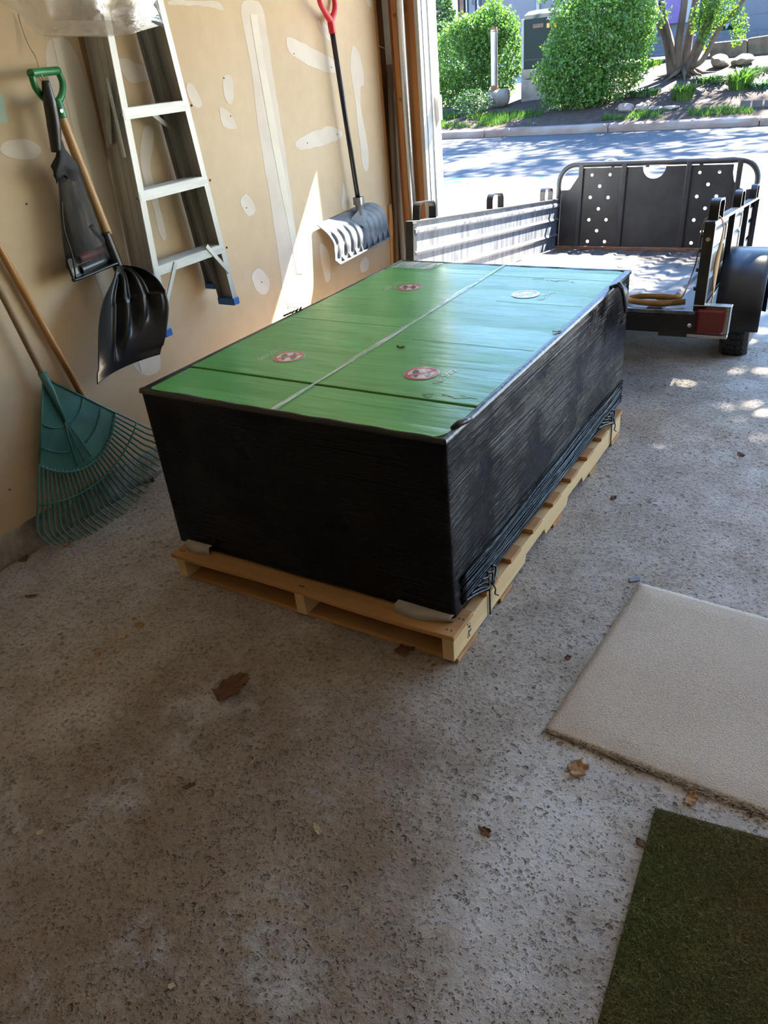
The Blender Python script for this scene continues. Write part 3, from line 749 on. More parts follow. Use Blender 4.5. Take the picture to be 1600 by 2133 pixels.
# frame rails, axle, tongue
for s in (-1, 1): tp('frame_rail', MB().box((s*(h-.06)-.025, .05, -.085), (s*(h-.06)+.025, TL, -.02)), m_trail, bevel=.004)
tp('axle', MB().tube([(-h-.16, .98, -.155), (h+.16, .98, -.155)], .024, 12), m_trail, smooth='auto')
for s in (-1, 1): tp('leaf_spring', MB().tube(polyline([(s*(h-.06), .68, -.10), (s*(h-.06), .98, -.135), (s*(h-.06), 1.28, -.10)], 6), .018, 8), m_trail, smooth=True)
tp('tongue', MB().bar((0, 1.6, -.06), (0, 4.0, -.06), (.03, 0, 0), (0, 0, .03)), m_trail, bevel=.004)
tp('coupler', MB().tube([(0, 3.95, -.06), (0, 4.12, -.07), (0, 4.18, -.10)], [.03, .035, .032], 10), m_trail, smooth=True)
tp('tongue_foot', MB().bar((0, 3.7, -.06), (0, 3.76, -.098), (.02, 0, 0), (0, .02, .004)), m_trail)
ring = arc(TP(1272, 340, 2.95), (.055, 0, 0), (0, 0, .03), 0, 2*math.pi*23/24, 23)
tp('jack_handle', MB().tube(ring, .006, 8, closed=True), m_pipe, smooth=True)
# sides
for s in (-1, 1):
    x = s*h; inn = -s
    P = []; zs = [0, .075, .085, .10, .115, .125, .19, .20, .215, .23, .24, .30, .31, .325, .335, TH]
    for z in zs:
        rib = any(abs(z-c) < .012 for c in (.10, .215, .3175)); P.append([(x+inn*(.016 if rib else .004), yy, z) for yy in (.02, TL*.5, TL-.02)])
    o = tp('side_panel', MB().grid(P, len(zs), 3, (s*.003, 0, 0)), m_trailw if s < 0 else m_trail)
    tp('top_rail', MB().box((x-.012, .0, TH-.004), (x+.032*s+(.012 if s < 0 else 0), TL, TH+.012) if s > 0 else (x+.012, TL, TH+.012)), m_trail, bevel=.003) if s > 0 else tp('top_rail', MB().box((x-.034, 0, TH-.004), (x+.010, TL, TH+.010)), m_trail, bevel=.003)
    for k, yy in enumerate((.0, .88, 1.76, TL-.05)):
        a = min(x+s*.004, x+s*.034); b = max(x+s*.004, x+s*.034)
        if k == 0: a = min(x-s*.012, x+s*.034); b = max(x-s*.012, x+s*.034)
        tp('side_post', MB().box((a, yy, -.10), (b, yy+.045, TH+.002)), m_trail, bevel=.003)
    for k, yy in enumerate((.09, 1.15, 2.25)):
        c = x+s*.012; L = .20; rr = .035; hh = .085
        path = [(yy, 0), (yy, hh-rr)]+[(yy+rr-rr*math.cos(t*math.pi/10), hh-rr+rr*math.sin(t*math.pi/10)) for t in range(1, 6)]
        path += [(yy+L-rr+rr*math.sin(t*math.pi/10), hh-rr+rr*math.cos(t*math.pi/10)) for t in range(0, 6)]+[(yy+L, 0)]
        P = [[(c-.02, a_, TH+.008+b_), (c+.02, a_, TH+.008+b_)] for a_, b_ in path]
        ctr = V((c, yy+L/2, TH+.03))
        mbl = MB().grid(P, len(P), 2)
        oo = tp('tie_loop', mbl, m_shaft, recalc=True); sm = oo.modifiers.new('thickness', 'SOLIDIFY'); sm.thickness = .008; sm.offset = 0
    if s > 0:  # rusty bite marks along the rear post are left as small lugs
        for z in (.09, .17, .25, .31): tp('post_lug', MB().cbox((x-.016, .01, z), (.012, .014, .016)), m_trail, bevel=.002)
        tp('post_bolt', MB().lathe([(.009, 0), (.009, .004)], Matrix.Translation((x+.012, -.002, TH-.06)) @ Matrix.Rotation(math.pi/2, 4, 'X'), 10), m_chrome)
# front board: sheet with real holes, notch, ribs and a bent tube frame
r0 = .13
tub = [(-h+.0, 0), (-h, TB-r0)]+[(-h+r0-r0*math.cos(t*math.pi/16), TB-r0+r0*math.sin(t*math.pi/16)) for t in range(1, 9)]
tub += [(h-r0+r0*math.sin(t*math.pi/16), TB-r0+r0*math.cos(t*math.pi/16)) for t in range(0, 9)]+[(h, 0)]
tp('board_frame', MB().tube([(a, TL-.02, b) for a, b in tub], .020, 12), m_trail, smooth=True)
zt = TB-.026
poly = [(-h+.02, .0), (h-.02, .0), (h-.02, zt-.16)]
poly += [(h-.14+.12*math.cos(t*math.pi/16), zt-.16-.0+.16*0+(.155*(1-math.sin(math.pi/2*(1-t/8))) if False else 0)) for t in ()]
poly += [(h-.075, zt-.165), (h-.115, zt-.15), (h-.15, zt-.11), (h-.165, zt-.05), (h-.165, zt)]
nc = TP(1364, 346, TL-.02)
poly += [(nc.x+.082, zt)]+[(nc.x+.082*math.cos(t*math.pi/10), zt-.082*math.sin(t*math.pi/10)) for t in range(1, 10)]+[(nc.x-.082, zt)]
poly += [(-h+.16, zt), (-h+.15, zt-.05), (-h+.09, zt-.14), (-h+.075, zt-.15), (-h+.02, zt-.15)]
hp = [(297,158),(430,155),(353,241),(283,324),(415,325),(343,409),(273,490),(400,490),(330,571),(262,650),(388,652),(1095,140),(1242,136),(1156,228),(1072,318),(1217,316),(1133,405),(1050,492),(1196,494),(1110,578),(1030,662),(1180,664)]
holes = []
for u, v in hp:
    c = TP(1150+u/3.556, 320+v/3.556, TL-.02); holes.append([(c.x+.0115*math.cos(-2*math.pi*i/10), TL-.02, c.z+.0115*math.sin(-2*math.pi*i/10)) for i in range(10)])
tp('front_board', MB().prism([(a, TL-.02, b) for a, b in poly], (0, .004, 0), holes), m_trail)
for px in (1206, 1294, 1426, 1530):
    c = TP(px, 430, TL-.03); xx = c.x
    tp('board_rib', MB().box((xx-.018, TL-.040, .01), (xx+.018, TL-.016, zt+.03)), m_trail, bevel=.004)
tp('board_sill', MB().box((-h, TL-.05, -.004), (h, TL, .02)), m_rust, bevel=.003)
for xx in (-.30, -.05, .32): tp('board_tab', MB().box((xx-.012, TL-.024, zt-.004), (xx+.012, TL-.016, TB-.01)), m_trail)
# wheels and fenders
WY, WR = .98, .262
def wheel(s):
    cx = s*(h+.125); Mx = Matrix.Translation((cx, WY, -.155)) @ Matrix.Rotation(s*math.pi/2, 4, 'Y')
    wroot = tp('tyre', MB().lathe([(.165, -.055), (.20, -.07), (.24, -.07), (.256, -.055), (WR, -.038), (WR, .038), (.256, .055), (.24, .07), (.20, .07), (.165, .055)], Mx, 44, closed=True), m_rubber, smooth='auto')
    mb = MB()
    for row in (-.042, -.021, 0, .021, .042):
        for k in range(46):
            a = 2*math.pi*k/46+row*7; rr = WR+.001 if abs(row) < .04 else WR-.004
            q = Mx @ Matrix.Rotation(a, 4, 'Z') @ Matrix.Translation((rr, 0, row)); mb.cbox((0, 0, 0), (.009, .026, .015), q @ Matrix.Rotation(.25, 4, 'X'))
    o = mb.build('tread_blocks', m_rubber, tr, local=True); o['kind'] = 'stuff'
    tp('wheel_rim', MB().lathe([(.168, -.052), (.168, .052), (.158, .056), (.15, .03), (.10, .02), (.07, .035), (.035, .035), (.03, .055), (.0, .056)], Mx, 32), m_rim_w, smooth='auto')
    mb = MB()
    for k in range(5):
        a = 2*math.pi*k/5; mb.lathe([(.009, .03), (.009, .045)], Mx @ Matrix.Translation((.055*math.cos(a), .055*math.sin(a), 0)), 6)
    tp('lug_nuts', mb, m_chrome)
    P = []; R2 = .335
    for i in range(25):
        a = math.radians(-8+196*i/24); P.append([(cx-s*.105, WY+R2*math.cos(a)*1.02, -.155+R2*math.sin(a)), (cx-s*.09, WY+R2*math.cos(a)*1.02, -.152+R2*math.sin(a)), (cx+s*.09, WY+R2*math.cos(a)*1.02, -.152+R2*math.sin(a)), (cx+s*.112, WY+(R2-.012)*math.cos(a)*1.02, -.155+(R2-.014)*math.sin(a)), (cx+s*.112, WY+(R2-.045)*math.cos(a)*1.02, -.155+(R2-.045)*math.sin(a))])
    tp('fender', MB().grid(P, 25, 5, (0, 0, -.003)), m_shaft, smooth='auto')
wheel(1); wheel(-1)
# tail light with its zinc bracket
LZ = .065
for s in (1, -1):
    cx = s*(h+.062)
    br = tp('light_bracket', MB().box((cx-.075, -.02, -.045+LZ), (cx+.085*1, .05, -.040+LZ)).box((cx+.078, -.02, -.165+LZ), (cx+.083, .05, -.040+LZ)).box((cx-.085, -.024, -.180+LZ), (cx+.083, .02, -.168+LZ)).box((cx-.06, .028, -.168+LZ), (cx+.08, .034, -.045+LZ)), m_chrome, bevel=.002)
    ln = tp('tail_light', MB().box((cx-.052, -.035, -.165+LZ), (cx+.062, .028, -.055+LZ)), m_lens, bevel=.012)
    tp('lens_ring', MB().lathe([(.046, 0), (.046, .004), (.038, .004), (.038, 0)], Matrix.Translation((cx+.004, -.034, -.11+LZ)) @ Matrix.Rotation(math.pi/2, 4, 'X'), 28, closed=True), m_lens)

# tan webbing strap hung over the right side with its tail on the bed
st = empty('webbing_strap', MW[tr.name] @ V((h, .15, .02)), label='tan webbing strap hung over the right side of the trailer', cat='strap')
MT = MW[tr.name]
def ribbon(pts, wid, name, n=8):
    ln = polyline([p[0] for p in pts], n); ws = polyline([p[1] for p in pts], n)
    P = [[MT @ (a-w_*(wid/2)), MT @ (a+w_*(wid/2))] for a, w_ in zip(ln, [x.normalized() for x in ws])]
    o = MB().grid(P, len(P), 2).build(name, m_strap, st, smooth=True); sm = o.modifiers.new('thickness', 'SOLIDIFY'); sm.thickness = .003; sm.offset = 0
Y = V((0, 1, 0)); Z = V((0, 0, 1)); Xv = V((1, 0, 0))
ribbon([(V((h-.03, .10, .30)), Y), (V((h-.02, .12, TH+.02)), Y), (V((h+.03, .13, TH+.026)), Y), (V((h+.055, .14, TH-.03)), Y), (V((h+.045, .15, .18)), Y+Xv*.4), (V((h+.05, .13, .06)), Y), (V((h+.048, .12, -.035)), Y)], .04, 'webbing')
ribbon([(V((h-.03, .10, .33)), Y), (V((h-.038, .12, .20)), Y), (V((h-.06, .14, .10)), Y+Z*.3), (V((h-.085, .17, .035)), Y+Z), (V((h-.12, .20, .022)), Z), (V((h-.20, .24, .016)), Z), (V((h-.28, .22, .016)), Z), (V((h-.32, .13, .016)), Z), (V((h-.27, .055, .016)), Z), (V((h-.16, .03, .016)), Z), (V((h-.09, .075, .018)), Z), (V((h-.06, .10, .018)), Z)], .026, 'webbing')
MB().cbox((0, 0, 0), (.05, .022, .03), Matrix.Translation(MT @ V((h+.048, .12, -.03)))).build('strap_buckle', m_chrome, st, bevel=.004)

# ================================================================== WALL TOOLS
# ---- aluminium stepladder, closed, hung on the wall
XL = -2.455
lad = empty('stepladder', PX(350, 700, x=XL), label='aluminium stepladder with blue feet hung on the wall', cat='ladder')
def railpt(a, b, x, t): return V((x, a.y+(b.y-a.y)*t, a.z+(b.z-a.z)*t))
def channel(a, b, x, web, fl, th, s, name):
    """C channel from a (top) to b (bottom): outer web on the -s side, flange faces to +x and -x"""
    a = V((x, a.y, a.z)); b = V((x, b.y, b.z))
    mb = MB(); yd = V((0, s, 0))
    mb.bar(a-V((web/2, 0, 0)), b-V((web/2, 0, 0)), V((web/2, 0, 0)), yd*th/2)
    for xx in (0, -web): mb.bar(a+V((xx, 0, 0))+yd*fl/2, b+V((xx, 0, 0))+yd*fl/2, V((th/2, 0, 0)), yd*fl/2)
    for xx in (-web*.3, -web*.68): mb.bar(a+V((xx, 0, 0)), b+V((xx, 0, 0)), V((.004, 0, 0)), yd*(th/2+.0012))
    return mb.build(name, m_alu, lad)
def ext(a, b, z): t = (z-a.z)/(b.z-a.z); return a+(b-a)*t
nl_t, nl_b = PX(225, 80, x=XL), PX(346, 698, x=XL); nr_t, nr_b = PX(353, 55, x=XL), PX(496, 628, x=XL)
ZT = 2.30
nl_tt, nr_tt = ext(nl_t, nl_b, ZT), ext(nr_t, nr_b, ZT)
channel(nl_tt, nl_b, XL, .088, .030, .0025, 1, 'front_rail'); channel(nr_tt, nr_b, XL, .088, .030, .0025, -1, 'front_rail')
XR = XL-.092
rl_t, rl_b = nl_tt+V((0, .02, 0)), nl_b+V((0, .02, .10)); rr_t, rr_b = nr_tt+V((0, -.02, 0)), nr_b+V((0, -.015, .07))
channel(rl_t, rl_b, XR, .05, .024, .002, 1, 'rear_rail'); channel(rr_t, rr_b, XR, .05, .024, .002, -1, 'rear_rail')
for p, s in ((nl_b, 1), (nr_b, -1)):
    MB().box((XL-.093, p.y-.005 if s > 0 else p.y-.034, p.z-.010), (XL+.006, p.y+.034 if s > 0 else p.y+.005, p.z+.022)).build('rubber_foot', m_bluefoot, lad, bevel=.003)
for p, s in ((rl_b, 1), (rr_b, -1)):
    MB().box((XR-.054, p.y-.004 if s > 0 else p.y-.028, p.z-.008), (XR+.005, p.y+.028 if s > 0 else p.y+.004, p.z+.018)).build('rubber_foot', m_bluefoot, lad, bevel=.003)
for pa, pb in (((248, 228), (388, 196)), ((290, 400), (424, 352)), ((322, 557), (463, 502))):
    za = PX(*pa, x=XL).z; 
    ya = ext(nl_t, nl_b, za).y+.004; yb = ext(nr_t, nr_b, za).y-.004; hh = .036
    mb = MB().box((XL-.086, ya, za-.003), (XL+.001, yb, za)).box((XL-.0015, ya, za-hh), (XL+.002, yb, za)).box((XL-.086, ya, za-hh), (XL-.083, yb, za))
    for k in range(7): mb.box((XL-.078+.0115*k, ya, za), (XL-.072+.0115*k, yb, za+.0018))
    mb.build('step', m_alustep, lad)
    for yy in (ya+.014, yb-.014): MB().lathe([(.005, 0), (.005, .003), (.002, .0045)], Matrix.Translation((XL+.0014, yy-.03*(yy < 2.4)+.03*(yy > 2.4), za-.02)) @ Matrix.Rotation(math.pi/2, 4, 'Y'), 8).build('rivet', m_shaft, lad)
# braces under the bottom step and behind the top one
def strut(p, q, xa, xb, name='brace'):
    a = PX(*p, x=xa); b = PX(*q, x=xb); d = (b-a).normalized(); wv = d.cross(V((1, 0, 0))).normalized()*.009
    MB().bar(a, b, wv, V((.002, 0, 0))).build(name, m_alu, lad)
strut((430, 512), (478, 567), XL+.004, XL+.004); strut((366, 547), (347, 632), XL+.004, XL+.004); strut((413, 528), (440, 552), XL-.08, XL-.08)
strut((316, 236), (362, 272), XL-.086, XL-.09)
# spreader bars on the near outer face
def spreader(p, q, xa, xb):
    ya = ext(nl_t, nl_b, 1.3).y
    def onface(px, py):
        # the outer face of the near rail is the slanted plane y = ext(z)
        d = right*((px-800)/1600)+down*((py-1066.5)/1600)+fwd; t = 2.0
        for _ in range(40):
            P_ = V((0, 0, H))+d*t; yy = ext(nl_t, nl_b, P_.z).y-.016; t += (yy-P_.y)/d.y
        return V((0, 0, H))+d*t
    a, b = onface(*p), onface(*q); MB().tube([a, a.lerp(b, .5), b], .007, 6).build('spreader', m_alustep, lad, smooth='auto')
spreader((222, 162), (259, 328), 0, 0); spreader((219, 180), (227, 306), 0, 0); spreader((224, 180), (231, 300), 0, 0)
MB().box((XL-.16, nl_tt.y-.02, ZT-.01), (XL+.02, nr_tt.y+.02, ZT+.03)).build('top_cap', m_bluefoot, lad, bevel=.006)
zz = 2.12
tag(MB().tube(polyline([(XW, nl_tt.y+.1, zz+.1), (XL-.05, nl_tt.y+.1, zz+.09), (XL+.02, nl_tt.y+.1, zz+.11)], 5), .006, 8).build('wall_hook', m_shaft, smooth=True), 'dark steel hook carrying the stepladder above the plastic bag', 'hook')

# ---- black scoop shovel with green D grip
XS = -2.545
sh = empty('scoop_shovel', PX(258, 765, x=XS+.03), label='black plastic scoop shovel with green D grip and ash shaft', cat='shovel')
SP = lambda px, py, dx=0: PX(px, py, x=XS+dx)
def tubepx(pts, rs, name, mat, par, n=14, sm=6, dx=0):
    P_ = [PX(p[0], p[1], x=XS+(p[2] if len(p) > 2 else dx)) for p in pts]; L = polyline(P_, sm)
    if isinstance(rs, (list, tuple)): rr = [lerpline([V((r, 0, 0)) for r in rs], i/(len(L)-1)).x for i in range(len(L))]
    else: rr = rs
    return MB().tube(L, rr, n).build(name, mat, par, smooth=True)
tubepx([(126, 238, .01), (150, 300, .012), (190, 402, .016), (224, 488, .022)], [.0155, .017, .018, .018], 'shaft', m_ash, sh)
tubepx([(117, 205, .008), (123, 224, .009), (129, 246, .010)], [.0135, .0175, .019], 'grip_socket', m_green, sh)
g1 = tubepx([(63, 153, .03), (90, 150, .008), (121, 147, -.014)], .0135, 'grip_bar', m_green, sh)
tubepx([(66, 158, .03), (74, 182, .026), (92, 205, .016), (113, 218, .010)], [.0105, .011, .011, .0125], 'grip_arm', m_green, sh)
tubepx([(121, 150, -.014), (130, 172, -.012), (129, 196, -.002), (118, 218, .008)], [.0105, .0115, .0115, .0125], 'grip_arm', m_green, sh)
MB().lathe([(.006, 0), (.006, .004)], Matrix.Translation(SP(127, 231, .028)) @ Matrix.Rotation(math.pi/2, 4, 'Y'), 10).build('grip_screw', m_chrome, sh)
tubepx([(217, 484, .022), (232, 522, .024), (248, 560, .028), (254, 575, .03)], [.021, .022, .021, .016], 'blade_socket', m_blackpl, sh)
Lc = polyline([SP(238, 556, .045), SP(229, 582, .06), SP(207, 625, .07), SP(196, 672, .07), SP(193, 735, .07), SP(192, 799, .07)], 6)
Rc = polyline([SP(256, 552, .055), SP(290, 560, .09), SP(322, 586, .115), SP(340, 630, .125), SP(334, 690, .125), SP(322, 737, .12)], 6)
NU, NV = 60, 61; P = []
for i in range(NU):
    t = i/(NU-1); a, b = lerpline(Lc, t), lerpline(Rc, t); row = []
    for j in range(NV):
        s = j/(NV-1); p = a.lerp(b, s)
        bow = -.030*math.sin(math.pi*s)*math.sin(min(1, t*1.6)*math.pi/2)
        curl = .018*(2*abs(s-.5))**4*(1 if t < .9 else .6)
        g = 0
        for c, t0, t1, wd_ in ((.40, .16, .93, .040), (.62, .10, .80, .045), (.84, .12, .75, .045)):
            cc = .5+(c-.5)*(1.15 if t < .5 else 1-.25*(t-.5)); q = math.exp(-((s-cc)/wd_)**2); e = sstep(t0, t0+.12, t)*(1-sstep(t1-.18, t1, t)); g -= .027*q*e; g += .012*math.exp(-((s-cc-.085)/.030)**2)*e+.008*math.exp(-((s-cc+.08)/.03)**2)*e
        p = p+V((bow+curl+g+.02*t, 0, 0)); row.append(p)
    P.append(row)
bl = MB().grid(P, NU, NV, (-.004, 0, 0)).build('blade', m_blackpl, sh, smooth=True)
MB().lathe([(.007, 0), (.007, .006), (.003, .008)], Matrix.Translation(SP(252, 563, .052)) @ Matrix.Rotation(math.pi/2, 4, 'Y'), 10).build('blade_bolt', m_shaft, sh)
mb = MB()
for k, (px, py) in enumerate(((260, 754), (264, 752), (268, 750), (272, 748), (275, 746))):
    a, b = SP(px, py+5, .062), SP(px+3, py-5, .062); mb.bar(a, b, V((0, .0022 if k not in (1, 3) else .0035, 0)), V((.001, 0, 0)))
mb.build('white_logo_mark', m_whiteink, sh)
# hanging cord and the black mesh bag hung on the same grip
tag(MB().tube(polyline([PX(38, 30, x=XW+.01), PX(52, 75, x=XW+.015), PX(66, 105, x=XW+.03), PX(74, 118, x=XS), PX(88, 160, x=XS+.03), PX(93, 168, x=XS+.035), PX(84, 166, x=XS+.03), PX(80, 150, x=XS+.02)], 6), .0022, 6).build('hanging_cord', m_wire, smooth=True), 'thin pale cord holding the green shovel grip to the wall', 'cord')
mb_root = empty('mesh_tool_bag', PX(170, 575, x=XS+.02), label='black mesh bag with red and dark tubes hung beside the shovel', cat='bag')
tubepx([(94, 168, .045), (104, 215, .045), (112, 262, .04), (118, 318, .035)], [.012, .022, .023, .018], 'drawstring_neck', m_blackpl, mb_root)
m_trim = mk('black_nylon_trim', (.016, .015, .016), (.008, .008, .009), 14, .75, bump=.3)
P = []
for (cx_, cy_, rr, dd) in ((122, 292, .016, .04), (127, 312, .019, .042), (131, 330, .034, .04), (132, 346, .052, .036), (131, 352, .056, .034), (133, 360, .050, .03), (134, 372, .046, .026)):
    c = PX(cx_, cy_, x=XS+dd); row = []
    for j in range(29):
        th = 2*math.pi*j/28; k = 1+.24*math.sin(3*th+.6)*min(1, (rr-.016)/.03); row.append(c+V((rr*.42*math.sin(th)*k, rr*.92*math.cos(th)*k, .014*math.sin(3*th+2.2)*min(1, (rr-.016)/.03))))
    P.append(row)
MB().grid(P, 7, 29).build('bag_collar', m_trim, mb_root, smooth=True)
# sheer body between neck and base, built as a closed sleeve
La = [(113, 352), (122, 430), (130, 500), (140, 560)]; Ra = [(156, 345), (172, 395), (195, 455), (222, 530)]
P = []
for i in range(20):
    t = i/19; a, b = lerpline([PX(*q, x=XS+.01) for q in La], t), lerpline([PX(*q, x=XS+.01) for q in Ra], t); dep = .012+.035*t; row = []
    for j in range(25):
        th = 2*math.pi*j/24; c = (a+b)/2; u = (b-a)/2; k = 1+.12*math.sin(th*5+3*t)*(1-t*.5); row.append(c+u*math.cos(th)*k+V((dep*math.sin(th)*k+.012, 0, 0)))
    P.append(row)
MB().grid(P, 20, 25).build('mesh_sleeve', m_mesh, mb_root, smooth=True)
# base panel and edge binding
base = [(139, 540, .035), (152, 577, .04), (160, 582, .045), (232, 553, .045), (248, 545, .03), (245, 530, .0), (238, 523, .0)]
tubepx(base, .006, 'bag_binding', m_blackpl, mb_root, 8)
tubepx([(128, 420, .045), (134, 480, .045), (150, 530, .045), (158, 580, .048)], .0035, 'bag_seam', m_blackpl, mb_root, 6)
tubepx([(189, 470, .03), (205, 490, .03), (236, 522, .01)], .010, 'bag_binding', m_blackpl, mb_root, 8)
P_ = [PX(a, b, x=XS+d) for a, b, d in ((139, 540, .03), (152, 577, .04), (160, 580, .042), (232, 553, .042), (246, 543, .02), (236, 524, -.01), (150, 535, -.01))]
MB().prism(P_, (-.004, 0, -.003)).build('bag_base', m_blackpl, mb_root)
def hollow(p, q, r, name, mat, lab, dx):
    a, b = PX(*p, x=XS+dx+.0), PX(*q, x=XS+dx-.03); d = (b-a); Mq = Matrix.Translation(a) @ d.to_track_quat('Z', 'Y').to_matrix().to_4x4(); L = d.length
    o = MB().lathe([(r, 0), (r, L), (r*.78, L), (r*.78, .0)], Mq, 22, closed=True).build(name, mat, smooth='auto'); tag(o, lab, 'tube')
hollow((163, 540), (228, 516), .0165, 'plastic_tube', m_redtube, 'faded red tube lying in the black mesh bag', .022)
hollow((166, 563), (228, 536), .0185, 'plastic_tube', m_greytube, 'dark grey tube lying lowest in the black mesh bag', .024)

# ---- leaf rake, teeth on the floor, back against the wall
rk = empty('leaf_rake', (-2.54, 1.72, 0), label='green plastic leaf rake leaning on the wall, teeth down', cat='rake')
A = PX(90, 786, x=-2.555)
Lt = PX(76, 1112, x=-2.553); RAD = (Lt-A).length
aL = math.atan2(Lt.y-A.y, -(Lt.z-A.z)); rt = PX(322, 908, x=-2.55); aR = math.atan2(rt.y-A.y, -(rt.z-A.z))+.03
NT_ = 29
def rp(a, r, dx=0): return V((A.x+dx, A.y+r*math.sin(a), A.z-r*math.cos(a)))
def bodyR(u): return (.335+.055*math.sin(math.pi*u)+.03*u)  # solid part radius along the fan
P = []
for i in range(15):
    s = i/14; row = []
    for j in range(33):
        u = j/32; a = aL+(aR-aL)*u; r = .015+s*(bodyR(u)-.015); row.append(rp(a, r, .012*math.sin(math.pi*u)*s))
    P.append(row)
MB().grid(P, 15, 33, (-.004, 0, 0)).build('rake_body', m_rake, rk, smooth='auto')
def ridge(pts, r, name='body_rib'): MB().tube(pts, r, 6).build(name, m_rake, rk, smooth=True)
for f_, u0, u1 in ((.52, .0, .46), (.52, .5, .98), (.78, 0, .45), (.78, .55, 1)):
    ridge([rp(aL+(aR-aL)*(u0+(u1-u0)*k/8), bodyR(u0+(u1-u0)*k/8)*f_, .010*math.sin(math.pi*(u0+(u1-u0)*k/8))*f_+.003) for k in range(9)], .0022)
for u in (.36, .52): ridge([rp(aL+(aR-aL)*.44, .18, .01), rp(aL+(aR-aL)*(.44+(u-.44)*.8), .27, .013), rp(aL+(aR-aL)*u, .375, .016)], .0028)
ridge([rp(aL+(aR-aL)*.44, .18, .01), rp(aL+(aR-aL)*.44, .375, .016)], .0022)
ridge([rp(aL+(aR-aL)*u, bodyR(u), .012*math.sin(math.pi*u)+.002) for u in [k/16 for k in range(17)]], .0045, 'body_rim')
for a_, b_ in ((aL, 0), (aR, 1)): ridge([rp(a_, .02, .001), rp(a_, bodyR(b_), .001)], .004, 'body_rim')
MB().tube([rp(aL+(aR-aL)*.44, -.02, .006), rp(aL+(aR-aL)*.44, .05, .010), rp(aL+(aR-aL)*.44, .19, .010)], [.017, .014, .006], 10).build('rake_socket', m_rake, rk, smooth=True)
mb = MB()
for k in range(NT_):
    u = k/(NT_-1); a = aL+(aR-aL)*u; e = RAD*(1+.02*math.sin(math.pi*u)); m0 = .012*math.sin(math.pi*u)
    tip = rp(a, e, 0); out = .045
    p3 = V((tip.x+m0+.018, tip.y, tip.z+.006)); 
    hook = V((A.x+m0+.03+out, tip.y+.02*math.sin(a), max(.003, tip.z-.03)))
    pts = polyline([rp(a, bodyR(u)-.01, m0), rp(a, e*.78, m0+.003), rp(a, e*.93, m0+.005), p3, hook], 4)
    t_ = MB().tube(pts, [.0048]*(len(pts)-4)+[.0045, .0042, .0036, .003], 6).build('tine', m_rake2, rk, smooth=True)
ridge([rp(aL+(aR-aL)*k/16, RAD*.81, .012*math.sin(math.pi*k/16)+.006) for k in range(17)], .0035, 'tine_spreader')
hd = (PX(0, 610, x=-2.56)-PX(88, 786, x=-2.55)).normalized()
top = A+hd*1.05
MB().tube([A-hd*.02+V((.006, 0, 0)), A+hd*.5+V((.0, 0, 0)), V((-2.585, top.y, top.z))], .0125, 12).build('handle', m_rakewood, rk, smooth=True)
# ---- second long handle behind the rake
b0 = PX(186, 850, x=-2.588); b1 = PX(0, 520, x=-2.588); d = (b1-b0)
hoe = empty('garden_hoe', b0, label='orange wooden long handle standing behind the green rake', cat='garden tool')
MB().tube([b0, b0+d, b0+d*2.4], .0135, 12).build('handle', m_ash2, hoe, smooth=True)
MB().box((-2.600, b0.y-.05, b0.z-.07), (-2.594, b0.y+.05, b0.z-.0)).build('hoe_blade', m_shaft, hoe, bevel=.003)

# ---- snow shovel with red grip
ss = empty('snow_shovel', (-2.45, 3.72, .6), label='grey ribbed snow shovel with red grip hung in the sun patch', cat='shovel')
XT, XB = -2.565, -2.55
hb = PX(748, 428, x=XB); ht = PX(692, 66, x=XT)
MB().tube([hb-(ht-hb)*.06, hb.lerp(ht, .5), ht+(ht-hb)*.01], .0135, 14).build('shaft', m_shaft, ss, smooth=True)
def rtube(pts, rs, name):
    L = polyline([PX(a, b, x=XT+d) for a, b, d in pts], 6); rr = [lerpline([V((r, 0, 0)) for r in rs], i/(len(L)-1)).x for i in range(len(L))]; MB().tube(L, rr, 14).build(name, m_red, ss, smooth=True)
rtube([(693, 69, 0), (690, 52, 0), (688, 40, 0)], [.018, .0185, .017], 'grip_socket')
rtube([(688, 42, 0), (678, 26, .01), (667, 5, .025), (661, -30, .032), (662, -60, .032)], [.017, .0145, .013, .012, .012], 'grip_arm')
rtube([(689, 42, 0), (696, 25, -.012), (697, 5, -.022), (691, -28, -.026), (684, -62, -.026)], [.017, .0135, .0125, .012, .012], 'grip_arm')
rtube([(659, -58, .034), (673, -60, 0), (688, -62, -.028)], [.0135, .014, .0135], 'grip_bar')
# blade: a quarter-round sheet, convex to the room, with cast ribs
LP = [PX(a, b, x=XW+d) for a, b, d in ((659, 468, .012), (681, 487, .035), (694, 507, .050), (697, 526, .060), (698, 542, .064), (704, 550, .070))]
RP = [PX(a, b, x=XW+d) for a, b, d in ((757, 424, .012), (776, 422, .035), (792, 430, .052), (803, 446, .062), (808, 470, .068), (809, 494, .072))]
LPs, RPs = polyline(LP, 5), polyline(RP, 5)
nb = 9; NUv = 73; NVv = 26; P = []
def bpt(s, t): return lerpline(LPs, t).lerp(lerpline(RPs, t), s)
for i in range(NUv):
    s = i/(NUv-1); row = []
    for j in range(NVv):
        t = j/(NVv-1); ph = (s*nb) % 1
        rib = .007*(math.exp(-((ph-.5)/.16)**2))*sstep(.15, .3, t)*(1-sstep(.80, .9, t))
        p = bpt(s, t)+V((.022*math.sin(math.pi*t)*math.sin(math.pi*s)-rib, 0, -rib*.3)); row.append(p)
    P.append(row)
MB().grid(P, NUv, NVv, (-.004, 0, 0)).build('blade', m_snow, ss, smooth=True)
for k in range(nb+1):
    s = min(.99, max(.01, k/nb)); a, b = bpt(s, .80)+V((.012*math.sin(math.pi*s), 0, 0)), bpt(s, 1)
    MB().prism([a-V((0, .003, 0)), b-V((0, .003, 0)), b+V((.016, -.003, .0))], (0, .006, 0)).build('blade_gusset', m_snow, ss)
